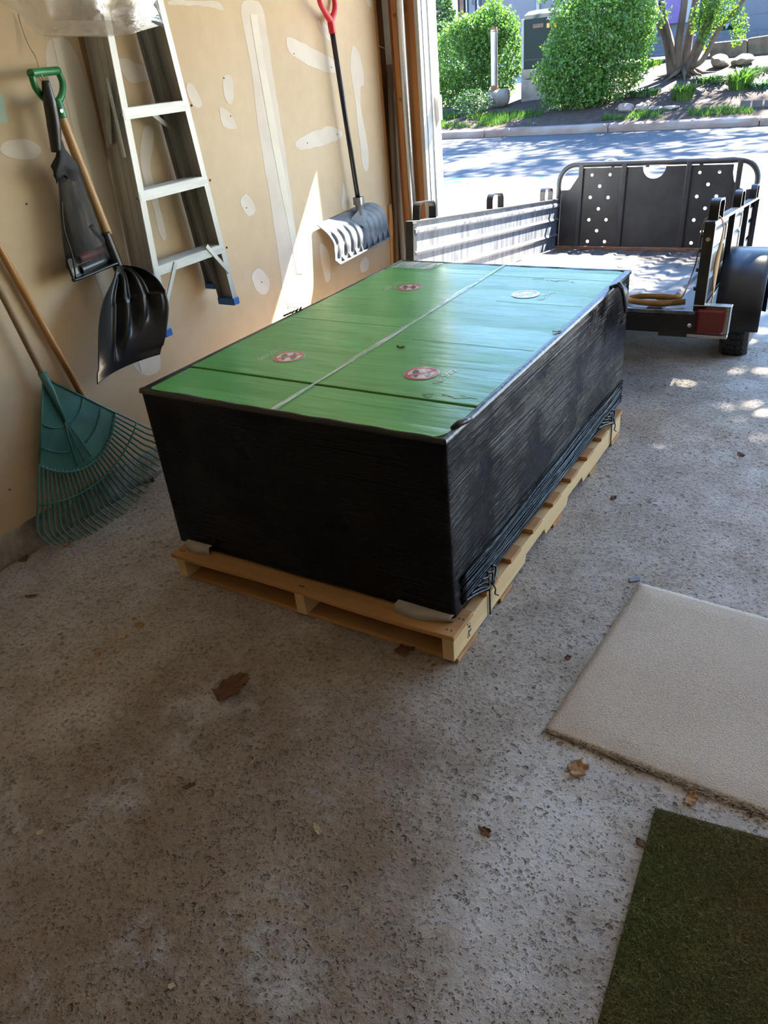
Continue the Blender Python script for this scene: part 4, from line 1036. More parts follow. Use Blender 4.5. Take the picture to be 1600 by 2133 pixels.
a, b = bpt(0, 1), bpt(1, 1); MB().bar(a+V((.006, 0, 0)), b+V((.006, 0, 0)), (.011, 0, 0), (0, 0, .003)).build('blade_edge', m_snow, ss)
xoff = zoff = 0
def bsec(t): q = bpt(.5, t); return (q.x+.022*math.sin(math.pi*t), q.z)
t1 = bsec(.22); t2 = bsec(.5)
mb = MB(); mb.tube([hb+V((0, 0, .045)), hb, hb-V((0, 0, .05))], [.022, .022, .02], 14); mb.box((hb.x-.024, hb.y-.02, hb.z+.005), (hb.x+.026, hb.y+.02, hb.z+.045))
mb.prism([(hb.x+.012, hb.y, hb.z-.01), (t2[0]+xoff+.006, hb.y-.0, t2[1]+zoff), (t1[0]+xoff, hb.y-.09, t1[1]+zoff)], (0, .003, 0)).prism([(hb.x+.012, hb.y, hb.z-.01), (t2[0]+xoff+.006, hb.y, t2[1]+zoff), (t1[0]+xoff, hb.y+.09, t1[1]+zoff)], (0, .003, 0))
mb.build('shaft_socket', m_snow, ss, smooth='auto')
# ---- poles and wire in the open stud bay
pt, pb = PX(811, 135, x=-2.628), PX(826, 525, x=-2.628)
b_ = pt+(pb-pt)*1.0; lowp = pb+(pb-pt)*(pb.z/(pt.z-pb.z))*1.0
pole = tag(MB().tube([pt, pt.lerp(lowp, .5), lowp], .0165, 12).build('old_pole', m_oldwood, smooth=True), 'old grey wooden pole standing in the open stud bay', 'pole')
a, b = PX(813, 430, x=-2.60), PX(816, 462, x=-2.60)
tag(MB().tube(polyline([PX(812, 426, x=-2.595), PX(814, 445, x=-2.592), PX(815, 475, x=-2.595), PX(816, 510, x=-2.60), PX(818, 560, x=-2.60), PX(820, 640, x=-2.60)], 4), [.012]*6+[.013]*6+[.010]*5+[.009]*4, 10).build('wooden_stake', m_pine, smooth=True), 'pale wooden stake beside the last wall stud', 'stake')
tag(MB().tube(polyline([PX(788, 95, x=XW+.003), PX(800, 100, x=-2.60), PX(806, 100, x=-2.59), PX(814, 88, x=-2.57), PX(829, 81, y=4.395)], 6), .0018, 6).build('loose_wire', m_wire, smooth=True), 'thin pale wire looped between two bare studs', 'wire')
# ---- vertical door track in front of the framing
dt = empty('door_track', PX(880, 440, y=4.385), label='galvanised garage door track on the bare framing', cat='door track')
tx = -2.455
mb = MB(); sec = [(-.022, .012), (-.022, -.012), (-.014, -.020), (.006, -.022), (.018, -.014), (.022, 0)]
P = [[(tx+a, 4.372+b, z) for a, b in sec] for z in (.0, 2.3)]
o = MB().grid(P, 2, 6).build('track_channel', m_galv, dt, smooth=True); smd = o.modifiers.new('thickness', 'SOLIDIFY'); smd.thickness = .002
for z in (.35, 1.05, 1.75): MB().box((tx-.03, 4.384, z), (tx+.0, 4.425, z+.04)).build('track_bracket', m_galv, dt)
# ---- pale green paper at the left edge, plastic bag
pg = [PX(-40, 190, x=XW), PX(5, 195, x=XW), PX(16, 255, x=XW), PX(-40, 265, x=XW)]
tag(MB().prism([(XW+.0005, p.y, p.z) for p in pg], (.0015, 0, 0)).build('green_paper', m_paleg), 'pale green paper fixed to the wall at the photo edge', 'paper')
bagr = empty('plastic_bag', PX(200, 40, x=-2.25), label='big clear plastic bag hanging in front of the stepladder', cat='bag')
c0 = [(0, -140), (8, -60), (22, 10), (60, 55), (84, 73), (150, 77), (215, 77), (262, 74), (300, 62), (338, 52), (345, -40), (340, -140)]
XB2 = -2.26
low = polyline([PX(a, b, x=XB2) for a, b in [(-6, 0), (30, 22), (60, 52), (86, 73), (120, 75), (170, 76), (215, 76), (262, 74), (300, 62), (338, 52)]], 4)
P = []; n = len(low)
for i in range(n):
    p = low[i]; row = []
    for j in range(30):
        t = j/29; s = t*2 if t < .5 else 2-t*2; front = 1 if t < .5 else -1
        z = p.z+(2.16-p.z)*s
        wob = mnoise.noise(V((p.y*7, z*7, front*2.0)))*.022+mnoise.noise(V((p.y*19, z*15, front*5.0)))*.010+mnoise.noise(V((p.y*40, z*11, front*3.0)))*.005
        dep = front*(.055*math.sqrt(max(0, math.sin(math.pi*min(1, s*1.1+.02))))*math.sin(math.pi*(i+.5)/n))+wob*min(1, s*6)
        conv = 1-.55*s*s
        yc = 2.11
        row.append(V((XB2+dep, yc+(p.y-yc)*conv+.012*mnoise.noise(V((z*9, i*.4, 1))), z)))
    P.append(row)
MB().grid(P, n, 30).build('bag_film', m_bag, bagr, smooth=True)
P = []
for i in range(26):
    t = i/25; p = PX(108+152*t, 43.5+.0*t, x=XB2+.045); q = PX(84+180*t, 74, x=XB2+.0)
    P.append([p.lerp(q, k/6)+V((.012+.010*mnoise.noise(V((t*14, k*1.3, 3))), 0, 0)) for k in range(7)])
MB().grid(P, 26, 7).build('bag_fold', clear_film('glossy_polythene_fold', white=.75, rough=.08, bump=.9, scale=22), bagr, smooth=True)
MB().tube([PX(276, 30, x=XB2), PX(308, 42, x=XB2), PX(339, 53, x=XB2)], .006, 8).build('dark_stick', m_dark, bagr, smooth=True)
MB().tube([(XB2, 2.11, 2.14), (XB2, 2.11, 2.5)], .003, 6).build('bag_string', m_dark, bagr)

# ================================================================== FLOOR ITEMS
# beige carpet offcut
def poly_floor(pts): return [PX(a, b, z=0) for a, b in pts]
cp = poly_floor([(1333, 1216), (1133, 1524)]); n0, n1 = cp
cr0 = PX(1133, 1524, z=0); cr1 = PX(1600, 1700, z=0); ct0 = PX(1333, 1216, z=0); ct1 = PX(1600, 1290, z=0)
cr1 = cr0+(cr1-cr0)*2.2; ct1 = ct0+(ct1-ct0)*2.9
ca = empty('carpet_offcut', (.3, 1.75, 0), label='beige carpet offcut with a brown frayed edge on the concrete', cat='carpet')
P = []; NU, NV = 60, 40
for i in range(NU):
    t = i/(NU-1); a, b = cr0.lerp(cr1, t), ct0.lerp(ct1, t); row = []
    for j in range(NV):
        s = j/(NV-1); p = a.lerp(b, s); e = min(1, 12*min(s, 1-s, t*1.5)); p.z = .004+.006*e+.004*mnoise.noise(p*3)*e+.0015*mnoise.noise(p*40)*e
        if i == 0 or j in (0, NV-1): p += V((mnoise.noise(p*60)*.004, mnoise.noise(p*60+V((3, 3, 0)))*.004, 0))
        row.append(p)
    P.append(row)
MB().grid(P, NU, NV, (0, 0, -.0039)).build('carpet_pile', m_carpet, ca, smooth=True)
mb = MB()
for k in range(1500):
    t = rnd.random()**1.0*.62; p = cr0.lerp(cr1, t)+V((rnd.uniform(-.004, .004), rnd.uniform(-.006, .012), .002)); L = rnd.uniform(.004, .014)*(.35+min(1, t*3)); a = rnd.uniform(-math.pi, 0)
    q = p+V((L*math.cos(a), L*math.sin(a)*.8, rnd.uniform(.001, .008))); sd_ = V((-math.sin(a), math.cos(a), 0))*.0012
    mb.add([p-sd_, p+sd_, q+sd_+V((0, 0, .001)), q-sd_], [(0, 1, 2, 3)])
o = mb.build('frayed_edge', m_fray, ca, recalc=False); o['kind'] = 'stuff'
# artificial turf mat
tf = empty('turf_mat', (.25, .8, 0), label='olive green artificial turf mat on the floor, nearest the camera', cat='mat')
t0 = PX(1365, 1686, z=0); tA = PX(1600, 1750, z=0)-t0; tB = PX(1245, 2133, z=0)-t0; tA = tA.normalized()*.72; tB = tB.normalized()*1.2
MB().prism([t0, t0+tA, t0+tA+tB, t0+tB], (0, 0, .006)).build('turf_backing', m_turf, tf)
mb = MB()
for k in range(62000):
    u, v = rnd.random()**1.0*.85, rnd.random()*.62
    p = t0+tA*u+tB*v+V((0, 0, .005)); a = rnd.uniform(0, 2*math.pi); L = rnd.uniform(.006, .014); ln = rnd.uniform(.1, .9)
    q = p+V((math.cos(a)*L*ln, math.sin(a)*L*ln, L*(1.05-ln*.6))); w_ = V((-math.sin(a), math.cos(a), 0))*.0008
    mb.add([p-w_, p+w_, q], [(0, 1, 2)])
o = mb.build('turf_pile', m_turfgreen, tf, recalc=False); o['kind'] = 'stuff'
mb = MB()
for k in range(260):
    p = t0+tA*rnd.random()*.85+tB*(.1+.5*rnd.random())+V((0, 0, .014)); a = rnd.uniform(0, 6.28); L = rnd.uniform(.004, .012); w_ = V((-math.sin(a), math.cos(a), 0))*.0004
    q = p+V((math.cos(a)*L, math.sin(a)*L, .003)); mb.add([p-w_, p+w_, q+w_, q-w_], [(0, 1, 2, 3)])
o = mb.build('dry_clippings', m_fray, tf, recalc=False); o['kind'] = 'stuff'
# dry leaves, each a curled blade of its own
def dry_leaf(px, py, size, mat, label, seed, narrow=.7, z=0.0, lobes=5, rot=None, name='dry_leaf', cat='leaf'):
    r = random.Random(seed); c = PX(px, py, z=z); a0 = r.uniform(0, 6.28) if rot is None else rot; P = []; nr, na = 5, 22
    cu = r.uniform(.02, .28)
    for i in range(nr):
        row = []
        for j in range(na+1):
            th = 2*math.pi*(j % na)/na; rad = size*.5*(i/(nr-1))*(1+.10*math.sin(lobes*th+seed)+.06*math.sin(9*th+2*seed)+.22*mnoise.noise(V((math.cos(th)*1.7, math.sin(th)*1.7, seed*1.3))))
            u, v = rad*math.cos(th), rad*math.sin(th)*narrow
            zz = cu*(u*u+v*v)/size*1.6+.26*size*mnoise.noise(V((u/size*5, v/size*5, seed)))*(i/(nr-1))
            row.append((c.x+u*math.cos(a0)-v*math.sin(a0), c.y+u*math.sin(a0)+v*math.cos(a0), z+.0012+max(0, zz+.02*size)))
        P.append(row)
    o = MB().grid(P, nr, na+1, (0, 0, .0006)).build(name, mat, smooth=True); tag(o, label, cat, 'dry leaves scattered on the garage floor'); return o
dry_leaf(481, 1436, .115, m_leaf1, 'large crumpled brown leaf lying alone in front of the pallet', 3, .75)
dry_leaf(1204, 1604, .052, m_leaf2, 'tan crumpled leaf below the frayed corner of the beige carpet', 5, .9)
dry_leaf(1440, 1666, .045, m_leaf2, 'pinkish tan leaf between the beige carpet edge and the turf', 8, .6)
dry_leaf(1336, 1757, .026, m_leaf1, 'small reddish leaf touching the left edge of the turf mat', 9, .7)
dry_leaf(292, 1304, .034, m_leaf2, 'small tan leaf left of the pallet front', 11, .8)
dry_leaf(254, 1325, .048, m_leaf3, 'pale leaf scrap just left of the small tan leaf', 12, .6)
dry_leaf(66, 1243, .046, m_leaf1, 'thin brown leaf on the floor at the far left', 14, .4)
dry_leaf(50, 1164, .050, m_leaf1, 'curled brown leaf against the wall foundation left of the rake', 15, .8)
dry_leaf(140, 1133, .058, m_leaf2, 'brown leaf just in front of the leftmost rake teeth', 16, .45)
dry_leaf(308, 1003, .075, m_leaf1, 'brown leaf at the rightmost rake teeth beside the cartons', 17, .5)
dry_leaf(286, 1028, .045, m_leaf2, 'light brown leaf under the right half of the rake teeth', 18, .6)
dry_leaf(84, 1755 - 20, .020, m_leaf3, 'tiny pale leaf at the lower left of the floor', 19, .8)
dry_leaf(204, 1365, .032, m_leaf2, 'small curled leaf scrap far left in front of the pallet', 20, .6)
dry_leaf(1183, 1371, .024, m_leaf1, 'small reddish leaf right of the pallet corner', 21, .7)
dry_leaf(1010, 1733, .034, m_leaf1, 'dark red brown leaf scrap on the bare concrete in mid floor', 22, .6)
dry_leaf(662, 1730, .036, m_leaf3, 'pale narrow leaf in the middle of the brown floor', 23, .4)
dry_leaf(845, 1352, .075, m_leaf1, 'dark leaf lying under the front edge of the pallet', 24, .7)
dry_leaf(1543, 948, .040, m_leaf1, 'reddish leaf on the bright concrete near the right photo edge', 25, .6)
dry_leaf(1278, 1038, .036, m_leaf1, 'small rust leaf on the concrete right of the pallet', 26, .6)
dry_leaf(395, 1638, .034, m_leaf1, 'small dark curled leaf below the large brown leaf', 27, .4)
dry_leaf(357, 2055, .016, m_leaf3, 'tiny tan leaf scrap near the bottom of the photo', 28, .7)
dry_leaf(835, 724, .030, m_leaf1, 'dark leaf scrap lying on the green carton beside the seam', 29, .5, z=BZ1+.0034)
dry_leaf(1160, 692, .030, m_leaf2, 'tan leaf scrap on the right edge of the green carton', 30, .5, z=BZ1+.0046)
for nm in ('dry_leaf',): pass
for o in list(C.objects):
    if o.name.startswith('dry_leaf') and 'carton' in o['label'] and 'green' in o['label']: o['group'] = 'leaf scraps on the green carton top'
p = [PX(a, b, z=0) for a, b in ((1310, 1206), (1334, 1203), (1333, 1211), (1312, 1214))]
tag(MB().prism([(q.x, q.y, .001) for q in p], (0, 0, .004)).build('plastic_scrap', m_greypl, bevel=.001), 'small grey blue plastic piece at the far corner of the carpet', 'scrap')

# ================================================================== GARDEN ACROSS THE ROAD
def leaf_cloud(mb, c, rad, n, size, shell=.55, seed=1, flat=0, yfun=None):
    r = random.Random(seed); c = V(c)
    for _ in range(n):
        while True:
            v = V((r.uniform(-1, 1), r.uniform(-1, 1), r.uniform(-1, 1)))
            L = v.length
            if L < 1 and (L > shell or r.random() < .25): break
        k = 1+.24*mnoise.noise(v.normalized()*2.8+V((seed, 0, 0)))+.10*mnoise.noise(v.normalized()*7+V((seed, 3, 0)))
        p = c+V((v.x*rad[0]*k, v.y*rad[1]*k, v.z*rad[2]*k))
        if yfun and p.z < yfun(p.x, p.y)+.02: continue
        nrm = V((r.gauss(0, 1), r.gauss(0, 1), r.gauss(0, 1)+flat)).normalized(); a = nrm.orthogonal().normalized(); b = nrm.cross(a); t = r.uniform(0, 6.28); u = a*math.cos(t)+b*math.sin(t); w_ = nrm.cross(u); s = size*r.uniform(.6, 1.3)
        mb.add([p-u*s*.5, p+w_*s*.28, p+u*s*.5, p-w_*s*.28], [(0, 1, 2, 3)])
def shrub(name, label, blobs, base, seed, mat, leaf=.067, nst=9):
    root = empty(name, base, label=label, cat='shrub', group='shrubs along the garden bed'); mb = MB()
    for k, (c, rad, n) in enumerate(blobs): leaf_cloud(mb, c, rad, int(n*3.0), leaf, .72, seed+k, 0, yard)
    o = mb.build('foliage', mat, root, recalc=False); o['kind'] = 'stuff'
    r = random.Random(seed); mb = MB(); top = blobs[0][0]
    for k in range(nst):
        e = V(blobs[k % len(blobs)][0]); rad = blobs[k % len(blobs)][1]; q = V((e.x+r.uniform(-.6, .6)*rad[0], e.y+r.uniform(-.5, .5)*rad[1], e.z+r.uniform(0, .5)*rad[2]))
        st_ = V(base)+V((r.uniform(-.3, .3)*rad[0], r.uniform(-.1, .1), -.05)); mb.tube([st_, st_.lerp(q, .5)+V((r.uniform(-.06, .06), 0, .05)), q], [.016, .012, .006], 6)
    mb.build('stem', m_twig, root, smooth=True); return root
def at(px, py, y): return PX(px, py, y=y)
def blob(px, py, y, rpx, rpy, n, dep=1.0):
    c = at(px, py, y); s = (c-V((0, 0, H))).length/1600; return (c, (rpx*s, rpx*s*dep, rpy*s), n)
YB = 18.2
shrub('clipped_shrub', 'rounded green shrub left of the dark green cabinet', [blob(965, 130, YB, 62, 72, 2600, .6), blob(1032, 108, YB+.2, 50, 82, 2600, .6), blob(945, 185, YB, 42, 34, 700, .6), blob(1000, 75, YB, 55, 40, 1200, .6)], PG(1010, 205), 11, m_bush)
shrub('clipped_shrub', 'biggest rounded green shrub in front of the dark green cabinet', [blob(1245, 95, 16.9, 96, 98, 5200, .7), blob(1195, 165, 16.8, 70, 52, 1800, .7), blob(1270, 45, 16.9, 82, 60, 2200, .7)], PG(1240, 215), 31, m_bush)
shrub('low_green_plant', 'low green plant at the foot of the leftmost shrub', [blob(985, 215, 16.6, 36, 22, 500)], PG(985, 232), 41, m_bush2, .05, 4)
# far dark greenery behind the white jamb
def hedge(px, py, y, rx, ry, n, label, seed, mat=m_bush2, leaf=.12): 
    b = blob(px, py, y, rx, ry, n); return shrub('background_shrub', label, [b], V((b[0].x, b[0].y, yard(b[0].x, b[0].y))), seed, mat, leaf, 5)
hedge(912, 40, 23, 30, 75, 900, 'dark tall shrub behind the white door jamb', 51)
# steel bollard in a broken concrete footing
p = PG(1030, 225); bol = empty('steel_bollard', p, label='grey steel pipe bollard in a broken concrete block', cat='bollard')
sc = (p-V((0, 0, H))).length/1600
ys = p.y
pipe = [at(1030, 190, ys+.06), at(1029.5, 120, ys+.06), at(1029, 62, ys+.06)]
MB().tube(pipe, 6.2*sc, 16).build('pipe', m_pipe, bol, smooth='auto')
MB().tube([at(1029.1, 66, ys+.06), at(1029, 56, ys+.06)], [6.3*sc, 5.6*sc], 16).build('rusty_cap', m_rust, bol, smooth='auto')
MB().tube([at(1030.2, 190, ys+.06), at(1030, 178, ys+.06)], [6.6*sc, 6.4*sc], 16).build('rusty_collar', m_rust, bol, smooth='auto')
def rock(pts_px, y, dep, name, mat, par=None, label=None, group=None, seed=1, cat='stone', z0=None):
    """a stone: silhouette points in depth slices, roughened"""
    pts = [at(a, b, y) for a, b in pts_px]; c = sum(pts, V())/len(pts); P = []; n = 28
    loop = chaikin(pts, 2); L = [lerpline(loop+[loop[0]], i/n) for i in range(n)]
    for j in range(9):
        s = -1+2*j/8; k = (1-abs(s)**3.2*.55) if abs(s) < 1 else .0; k = max(.02, k if abs(s) < .99 else .45); row = []
        for i in range(n+1):
            p_ = c+(L[i % n]-c)*k; p_ = p_+V((0, s*dep/2+dep/2, 0)); d_ = mnoise.noise(p_*5+V((seed, 0, 0)))*.03+mnoise.noise(p_*14)*.012; p_ = p_+(L[i % n]-c).normalized()*d_; row.append(p_)
        P.append(row)
    mb = MB().grid(P, 9, n+1); mb.f += [tuple(range(n)), tuple(8*(n+1)+i for i in range(n))[::-1]]
    o = mb.build(name, mat, par, smooth='auto')
    if label: tag(o, label, cat, group)
    return o
rock([(1010, 192), (1030, 188), (1052, 184), (1054, 212), (1045, 225), (1014, 231), (1010, 215)], ys-.12, .36, 'concrete_footing', m_conc, bol, seed=3)
a_ = [at(x, y, ys-.165) for x, y in ((1021, 196), (1023, 203), (1028, 206), (1031, 214), (1034, 224))]
MB().tube(polyline(a_, 3), .008, 5).build('crack', m_dark, bol)
# transformer cabinet on its concrete pad
yc = 17.9
q0, q1 = at(1087, 145, yc), at(1150, 145, yc); zt0 = at(1090, 40, yc).z; zb = at(1088, 145, yc).z; cw = 1.25
cab = empty('electrical_cabinet', (q0.x+cw/2, yc+.4, zb), label='dark green electrical cabinet on a concrete pad behind the shrubs', cat='cabinet')
prof = [(yc, zb), (yc, zt0-.02), (yc+.10, zt0+.06), (yc+.35, zt0+.13), (yc+.8, zt0+.16), (yc+.8, zb)]
MB().prism([(q0.x, a, b) for a, b in prof], (cw, 0, 0)).build('body', m_cab, cab, bevel=.015)
MB().box((q0.x-.012, yc-.012, zb), (q0.x+.05, yc+.03, zt0)).build('corner_post', mk('cabinet_edge', (.20, .25, .22), (.15, .19, .17), 4, .4), cab, bevel=.01)
MB().box((q0.x+.05, yc-.006, zb+.16), (q0.x+cw, yc, zb+.175)).build('door_seam', m_dark, cab)
aa, bb = at(1110, 59, yc-.006), at(1132, 48, yc-.006); MB().box((aa.x, yc-.008, aa.z), (bb.x, yc, bb.z)).build('name_plate', m_brick, cab)
for x0, x1 in ((1139, 1145), (1153, 1159)):
    aa, bb = at(x0, 58, yc-.006), at(x1, 48, yc-.006); MB().box((aa.x, yc-.008, aa.z), (bb.x, yc, bb.z)).build('orange_label', m_orange, cab)
aa = at(1147, 37.5, yc+.02); text_poly('ABB', .085, lambda u, v: V((aa.x+u, yc-.004+max(0, (aa.z+v-(zt0-.02)))*1.2, aa.z+v)), .004, m_whiteink, 'cabinet_lettering', cab)
pb0 = at(1085, 204, yc-.12); pt0 = at(1085, 147, yc-.12)
MB().box((pb0.x, yc-.12, pb0.z-.15), (pb0.x+1.6, yc+1.0, pt0.z-.18)).box((pb0.x, yc-.10, pt0.z-.17), (pb0.x+1.6, yc+1.0, zb)).build('concrete_pad', m_conc, cab, bevel=.02)
# multi-stem tree
tb = PG(1425, 158); ty = tb.y
tree = empty('multi_stem_tree', tb, label='multi stemmed tree growing on the garden mound', cat='tree')
stems = [([(1405, 158), (1398, 118), (1388, 70), (1372, 40), (1360, 10), (1358, -40)], .115, 0), ([(1415, 158), (1412, 110), (1418, 60), (1425, 10), (1432, -60)], .085, -.12), ([(1425, 155), (1432, 100), (1440, 50), (1450, 0), (1455, -60)], .09, .1), ([(1432, 158), (1445, 120), (1462, 80), (1480, 40), (1497, 0), (1515, -60)], .10, -.1), ([(1408, 155), (1402, 110), (1392, 60), (1383, 20), (1377, -50)], .04, -.2), ([(1425, 142), (1455, 132), (1470, 115), (1485, 85), (1505, 50), (1530, 25), (1555, -10)], .055, -.25), ([(1425, 140), (1445, 105), (1462, 60), (1470, 10), (1474, -40)], .035, -.22), ([(1435, 150), (1460, 105), (1478, 60), (1490, 20), (1498, -40)], .03, -.3)]
for pts, r, dy in stems:
    L = polyline([at(a, b, ty+dy*(i > 0)) for i, (a, b) in enumerate(pts)], 5); m_ = len(L)
    top_ = L[-1]+V((rnd.uniform(-.5, .5), rnd.uniform(-.6, .6), 2.0)); L = L+[L[-1].lerp(top_, .5), top_]
    MB().tube(L, [r*(1.25-.25*min(1, i/6))*(1-.35*i/len(L)) for i in range(len(L))], 10).build('stem', m_bark, tree, smooth=True)
mb = MB()
for k in range(9): 
    a = k*.7; mb.tube([tb+V((.12*math.cos(a), .12*math.sin(a), .12)), tb+V((.35*math.cos(a), .3*math.sin(a), .03)), tb+V((.6*math.cos(a), .45*math.sin(a), yard(tb.x+.6*math.cos(a), tb.y+.45*math.sin(a))-tb.z))], [.07, .03, .01], 7)
mb.build('root_flare', m_bark, tree, smooth=True)
mb = MB()
for px, py, rx, ry, n in ((1475, 25, 14, 55, 420), (1500, 20, 30, 28, 420), (1540, 55, 14, 30, 160), (1450, 40, 10, 25, 120), (1375, 30, 20, 20, 90), (1130, -4, 12, 10, 40)):
    c, rad, _ = blob(px, py, ty-.4, rx, ry, n, .5); leaf_cloud(mb, c, rad, int(n*1.7), .065, .1, int(px))
r = random.Random(5)
for k in range(16):       # small crown above the picture
    c = V((tb.x+.3+r.uniform(-1.3, 1.6), ty+r.uniform(-1.0, 1.2), 4.4+r.uniform(-.8, 1.0))); leaf_cloud(mb, c, (.6, .6, .4), 150, .12, .2, 100+k, .6)
o = mb.build('foliage', m_tleaf, tree, recalc=False); o['kind'] = 'stuff'
# shade tree beside the drive (trunk outside the picture), its crown shades the right of the drive
sh_t = empty('shade_tree', (3.6, 9.6, 0), label='leafy tree beside the drive whose crown shades the trailer', cat='tree')
MB().tube([(3.6, 9.6, -.02), (3.5, 9.6, 2), (3.2, 9.5, 4), (2.6, 9.4, 6.2)], [.22, .17, .14, .08], 12).build('trunk', m_bark, sh_t, smooth=True)
mb = MB(); r = random.Random(9)
for k in range(96):
    c = V((.72+3.8*r.random()**1.35, 9.3+r.uniform(-2.3, 2.1), 6.3+r.uniform(-.7, .9))); leaf_cloud(mb, c, (.7, .7, .4), 260, .15, .2, 300+k, 1.0)
o = mb.build('foliage', m_tleaf, sh_t, recalc=False); o['kind'] = 'stuff'
# tall tree on the far side (trunk outside the picture) that dapples the road
lt = empty('shade_tree', (4.5, 24.5, .5), label='tall tree across the road, right of the house front', cat='tree')
MB().tube([(4.5, 24.5, .0), (4.2, 24.5, 5), (3.0, 24.4, 9.5), (.5, 24.3, 12.6)], [.32, .26, .2, .1], 12).build('trunk', m_bark, lt, smooth=True)
mb = MB()
for k in range(84):
    c = V((-1.6+r.uniform(-5.6, 5.6), 24.3+r.uniform(-2.4, 2.7), 13+r.uniform(-.9, 1.2))); leaf_cloud(mb, c, (.80, .80, .45), 125, .23, .2, 500+k, 1.0)
o = mb.build('foliage', m_tleaf, lt, recalc=False); o['kind'] = 'stuff'
# border stones
G_ = 'small border stones along the kerb'
def yat(px, py): return PG(px, py).y
rock([(1284, 222), (1288, 216), (1316, 217), (1318, 236), (1286, 236)], yat(1300, 236), .25, 'border_stone', m_rock, None, 'grey flat stone, leftmost of the border row', G_, 4)
rock([(1320, 220), (1335, 215), (1352, 217), (1345, 232), (1324, 233)], yat(1335, 233), .22, 'border_stone', m_rock, None, 'pale jagged stone second from left in the border row', G_, 5)
rock([(1346, 224), (1375, 221), (1378, 230), (1360, 234), (1345, 233)], yat(1360, 234), .2, 'border_stone', m_rock, None, 'low pale stone third from left in the border row', G_, 6)
rock([(1380, 222), (1412, 219), (1417, 224), (1400, 230), (1380, 231)], yat(1400, 230), .2, 'border_stone', m_rock, None, 'flat buried stone fourth from left in the border row', G_, 7)
rock([(1441, 216), (1455, 209), (1479, 207), (1481, 222), (1460, 226), (1442, 226)], yat(1460, 226), .3, 'border_stone', m_rock, None, 'pinkish flat stone left of the round boulder', G_, 8)
rock([(1480, 205), (1488, 199), (1510, 199), (1528, 208), (1529, 230), (1505, 232), (1486, 222)], yat(1505, 232), .5, 'border_boulder', m_rock, None, 'round pink grey boulder, largest stone of the border', None, 9, 'boulder')
rock([(1476, 120), (1490, 114), (1510, 116), (1513, 142), (1480, 146)], yat(1495, 146), .6, 'mound_boulder', m_rock2, None, 'brown boulder on the mound right of the tree', None, 10, 'boulder')
rock([(1518, 128), (1540, 114), (1565, 116), (1570, 126), (1545, 140), (1520, 142)], yat(1545, 142), .6, 'mound_boulder', m_rock2, None, 'mossy long boulder below the stone retaining wall', None, 12, 'boulder')
# retaining wall of big blocks behind
rw = empty('retaining_wall', at(1560, 120, 20.2), label='mossy stone retaining wall right of the tree', cat='retaining wall')
yw = 20.2
for (xa, xb, ta, tb_, ba) in ((1478, 1556, 90, 82, 126), (1557, 1640, 80, 68, 122)):
    MB().prism([at(xa, ba+14, yw), at(xa, ta, yw), at(xb, tb_, yw), at(xb, ba+12, yw)], (0, .5, 0)).build('wall_block', m_rock2, rw, bevel=.03)
# plants on the mound
def tuft(px, py, n, hgt, wid, mat, label, name='grass_clump', seed=1, cat='plant', bw=.012):
    p = PG(px, py); r = random.Random(seed); mb = MB()
    for k in range(n):
        a = r.uniform(0, 6.28); rr = wid*math.sqrt(r.random())*.6; b = p+V((rr*math.cos(a), rr*math.sin(a)*.7, -.02)); L = hgt*r.uniform(.5, 1.1); ln = r.uniform(.2, .9)
        mid = b+V((math.cos(a)*L*ln*.3, math.sin(a)*L*ln*.3, L*.62)); e = b+V((math.cos(a)*L*ln, math.sin(a)*L*ln, L*(1-.35*ln))); w_ = V((-math.sin(a), math.cos(a), 0))*bw
        mb.add([b-w_*.7, b+w_*.7, mid+w_, mid-w_, e], [(0, 1, 2, 3), (3, 2, 4)])
    o = mb.build(name, mat, recalc=False); tag(o, label, cat, 'plants on the garden mound'); return o
tuft(1422, 207, 260, .34, .30, m_grass, 'bright green grassy clump below the tree', seed=1)
tuft(1540, 185, 260, .40, .34, m_grass, 'yellow green grassy clump right of the round boulder', seed=2)
tuft(1585, 197, 320, .30, .40, m_blueleaf, 'blue green leafy plant at the right photo edge', 'leafy_plant', 3, bw=.02)
tuft(1340, 198, 240, .16, .55, m_bush2, 'dark creeping plant left of the bright grassy clump', 'creeping_plant', 4, bw=.02)
tuft(1490, 170, 300, .16, .70, m_bush2, 'dark creeping plant between the tree and the yellow clump', 'creeping_plant', 5, bw=.02)
tuft(1560, 155, 260, .18, .60, m_bush2, 'dark creeping plant below the mossy long boulder', 'creeping_plant', 6, bw=.02)
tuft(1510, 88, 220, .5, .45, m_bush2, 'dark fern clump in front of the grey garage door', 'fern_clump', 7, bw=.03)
tuft(1350, 138, 200, .20, .6, m_grass, 'sunlit grass patch left of the tree trunks', 'grass_patch', 8)
mb = MB(); r = random.Random(3)
def grass_strip(x0, x1, ya, yb, n, hg):
    for k in range(n):
        x = r.uniform(x0, x1); y = r.uniform(ya, yb); z = yard(x, y)-.01
        if mnoise.noise(V((x*1.3, y*2, 0))) < -.15: continue
        L = hg*r.uniform(.4, 1.1); a = r.uniform(0, 6.28); w_ = V((math.cos(a), math.sin(a), 0))*.008; e = V((x+r.uniform(-.05, .05), y+r.uniform(-.05, .05), z+L)); p_ = V((x, y, z)); mb.add([p_-w_, p_+w_, e], [(0, 1, 2)])
grass_strip(-10.5, -6.2, 15.95, 16.75, 6500, .13); grass_strip(-4.8, -1.2, 15.9, 16.2, 3200, .10); grass_strip(-12, -8, 16.6, 17.5, 3500, .12)
o = mb.build('verge_grass', m_grass, recalc=False); tag(o, 'short green grass along the kerb', 'grass', None, 'stuff')
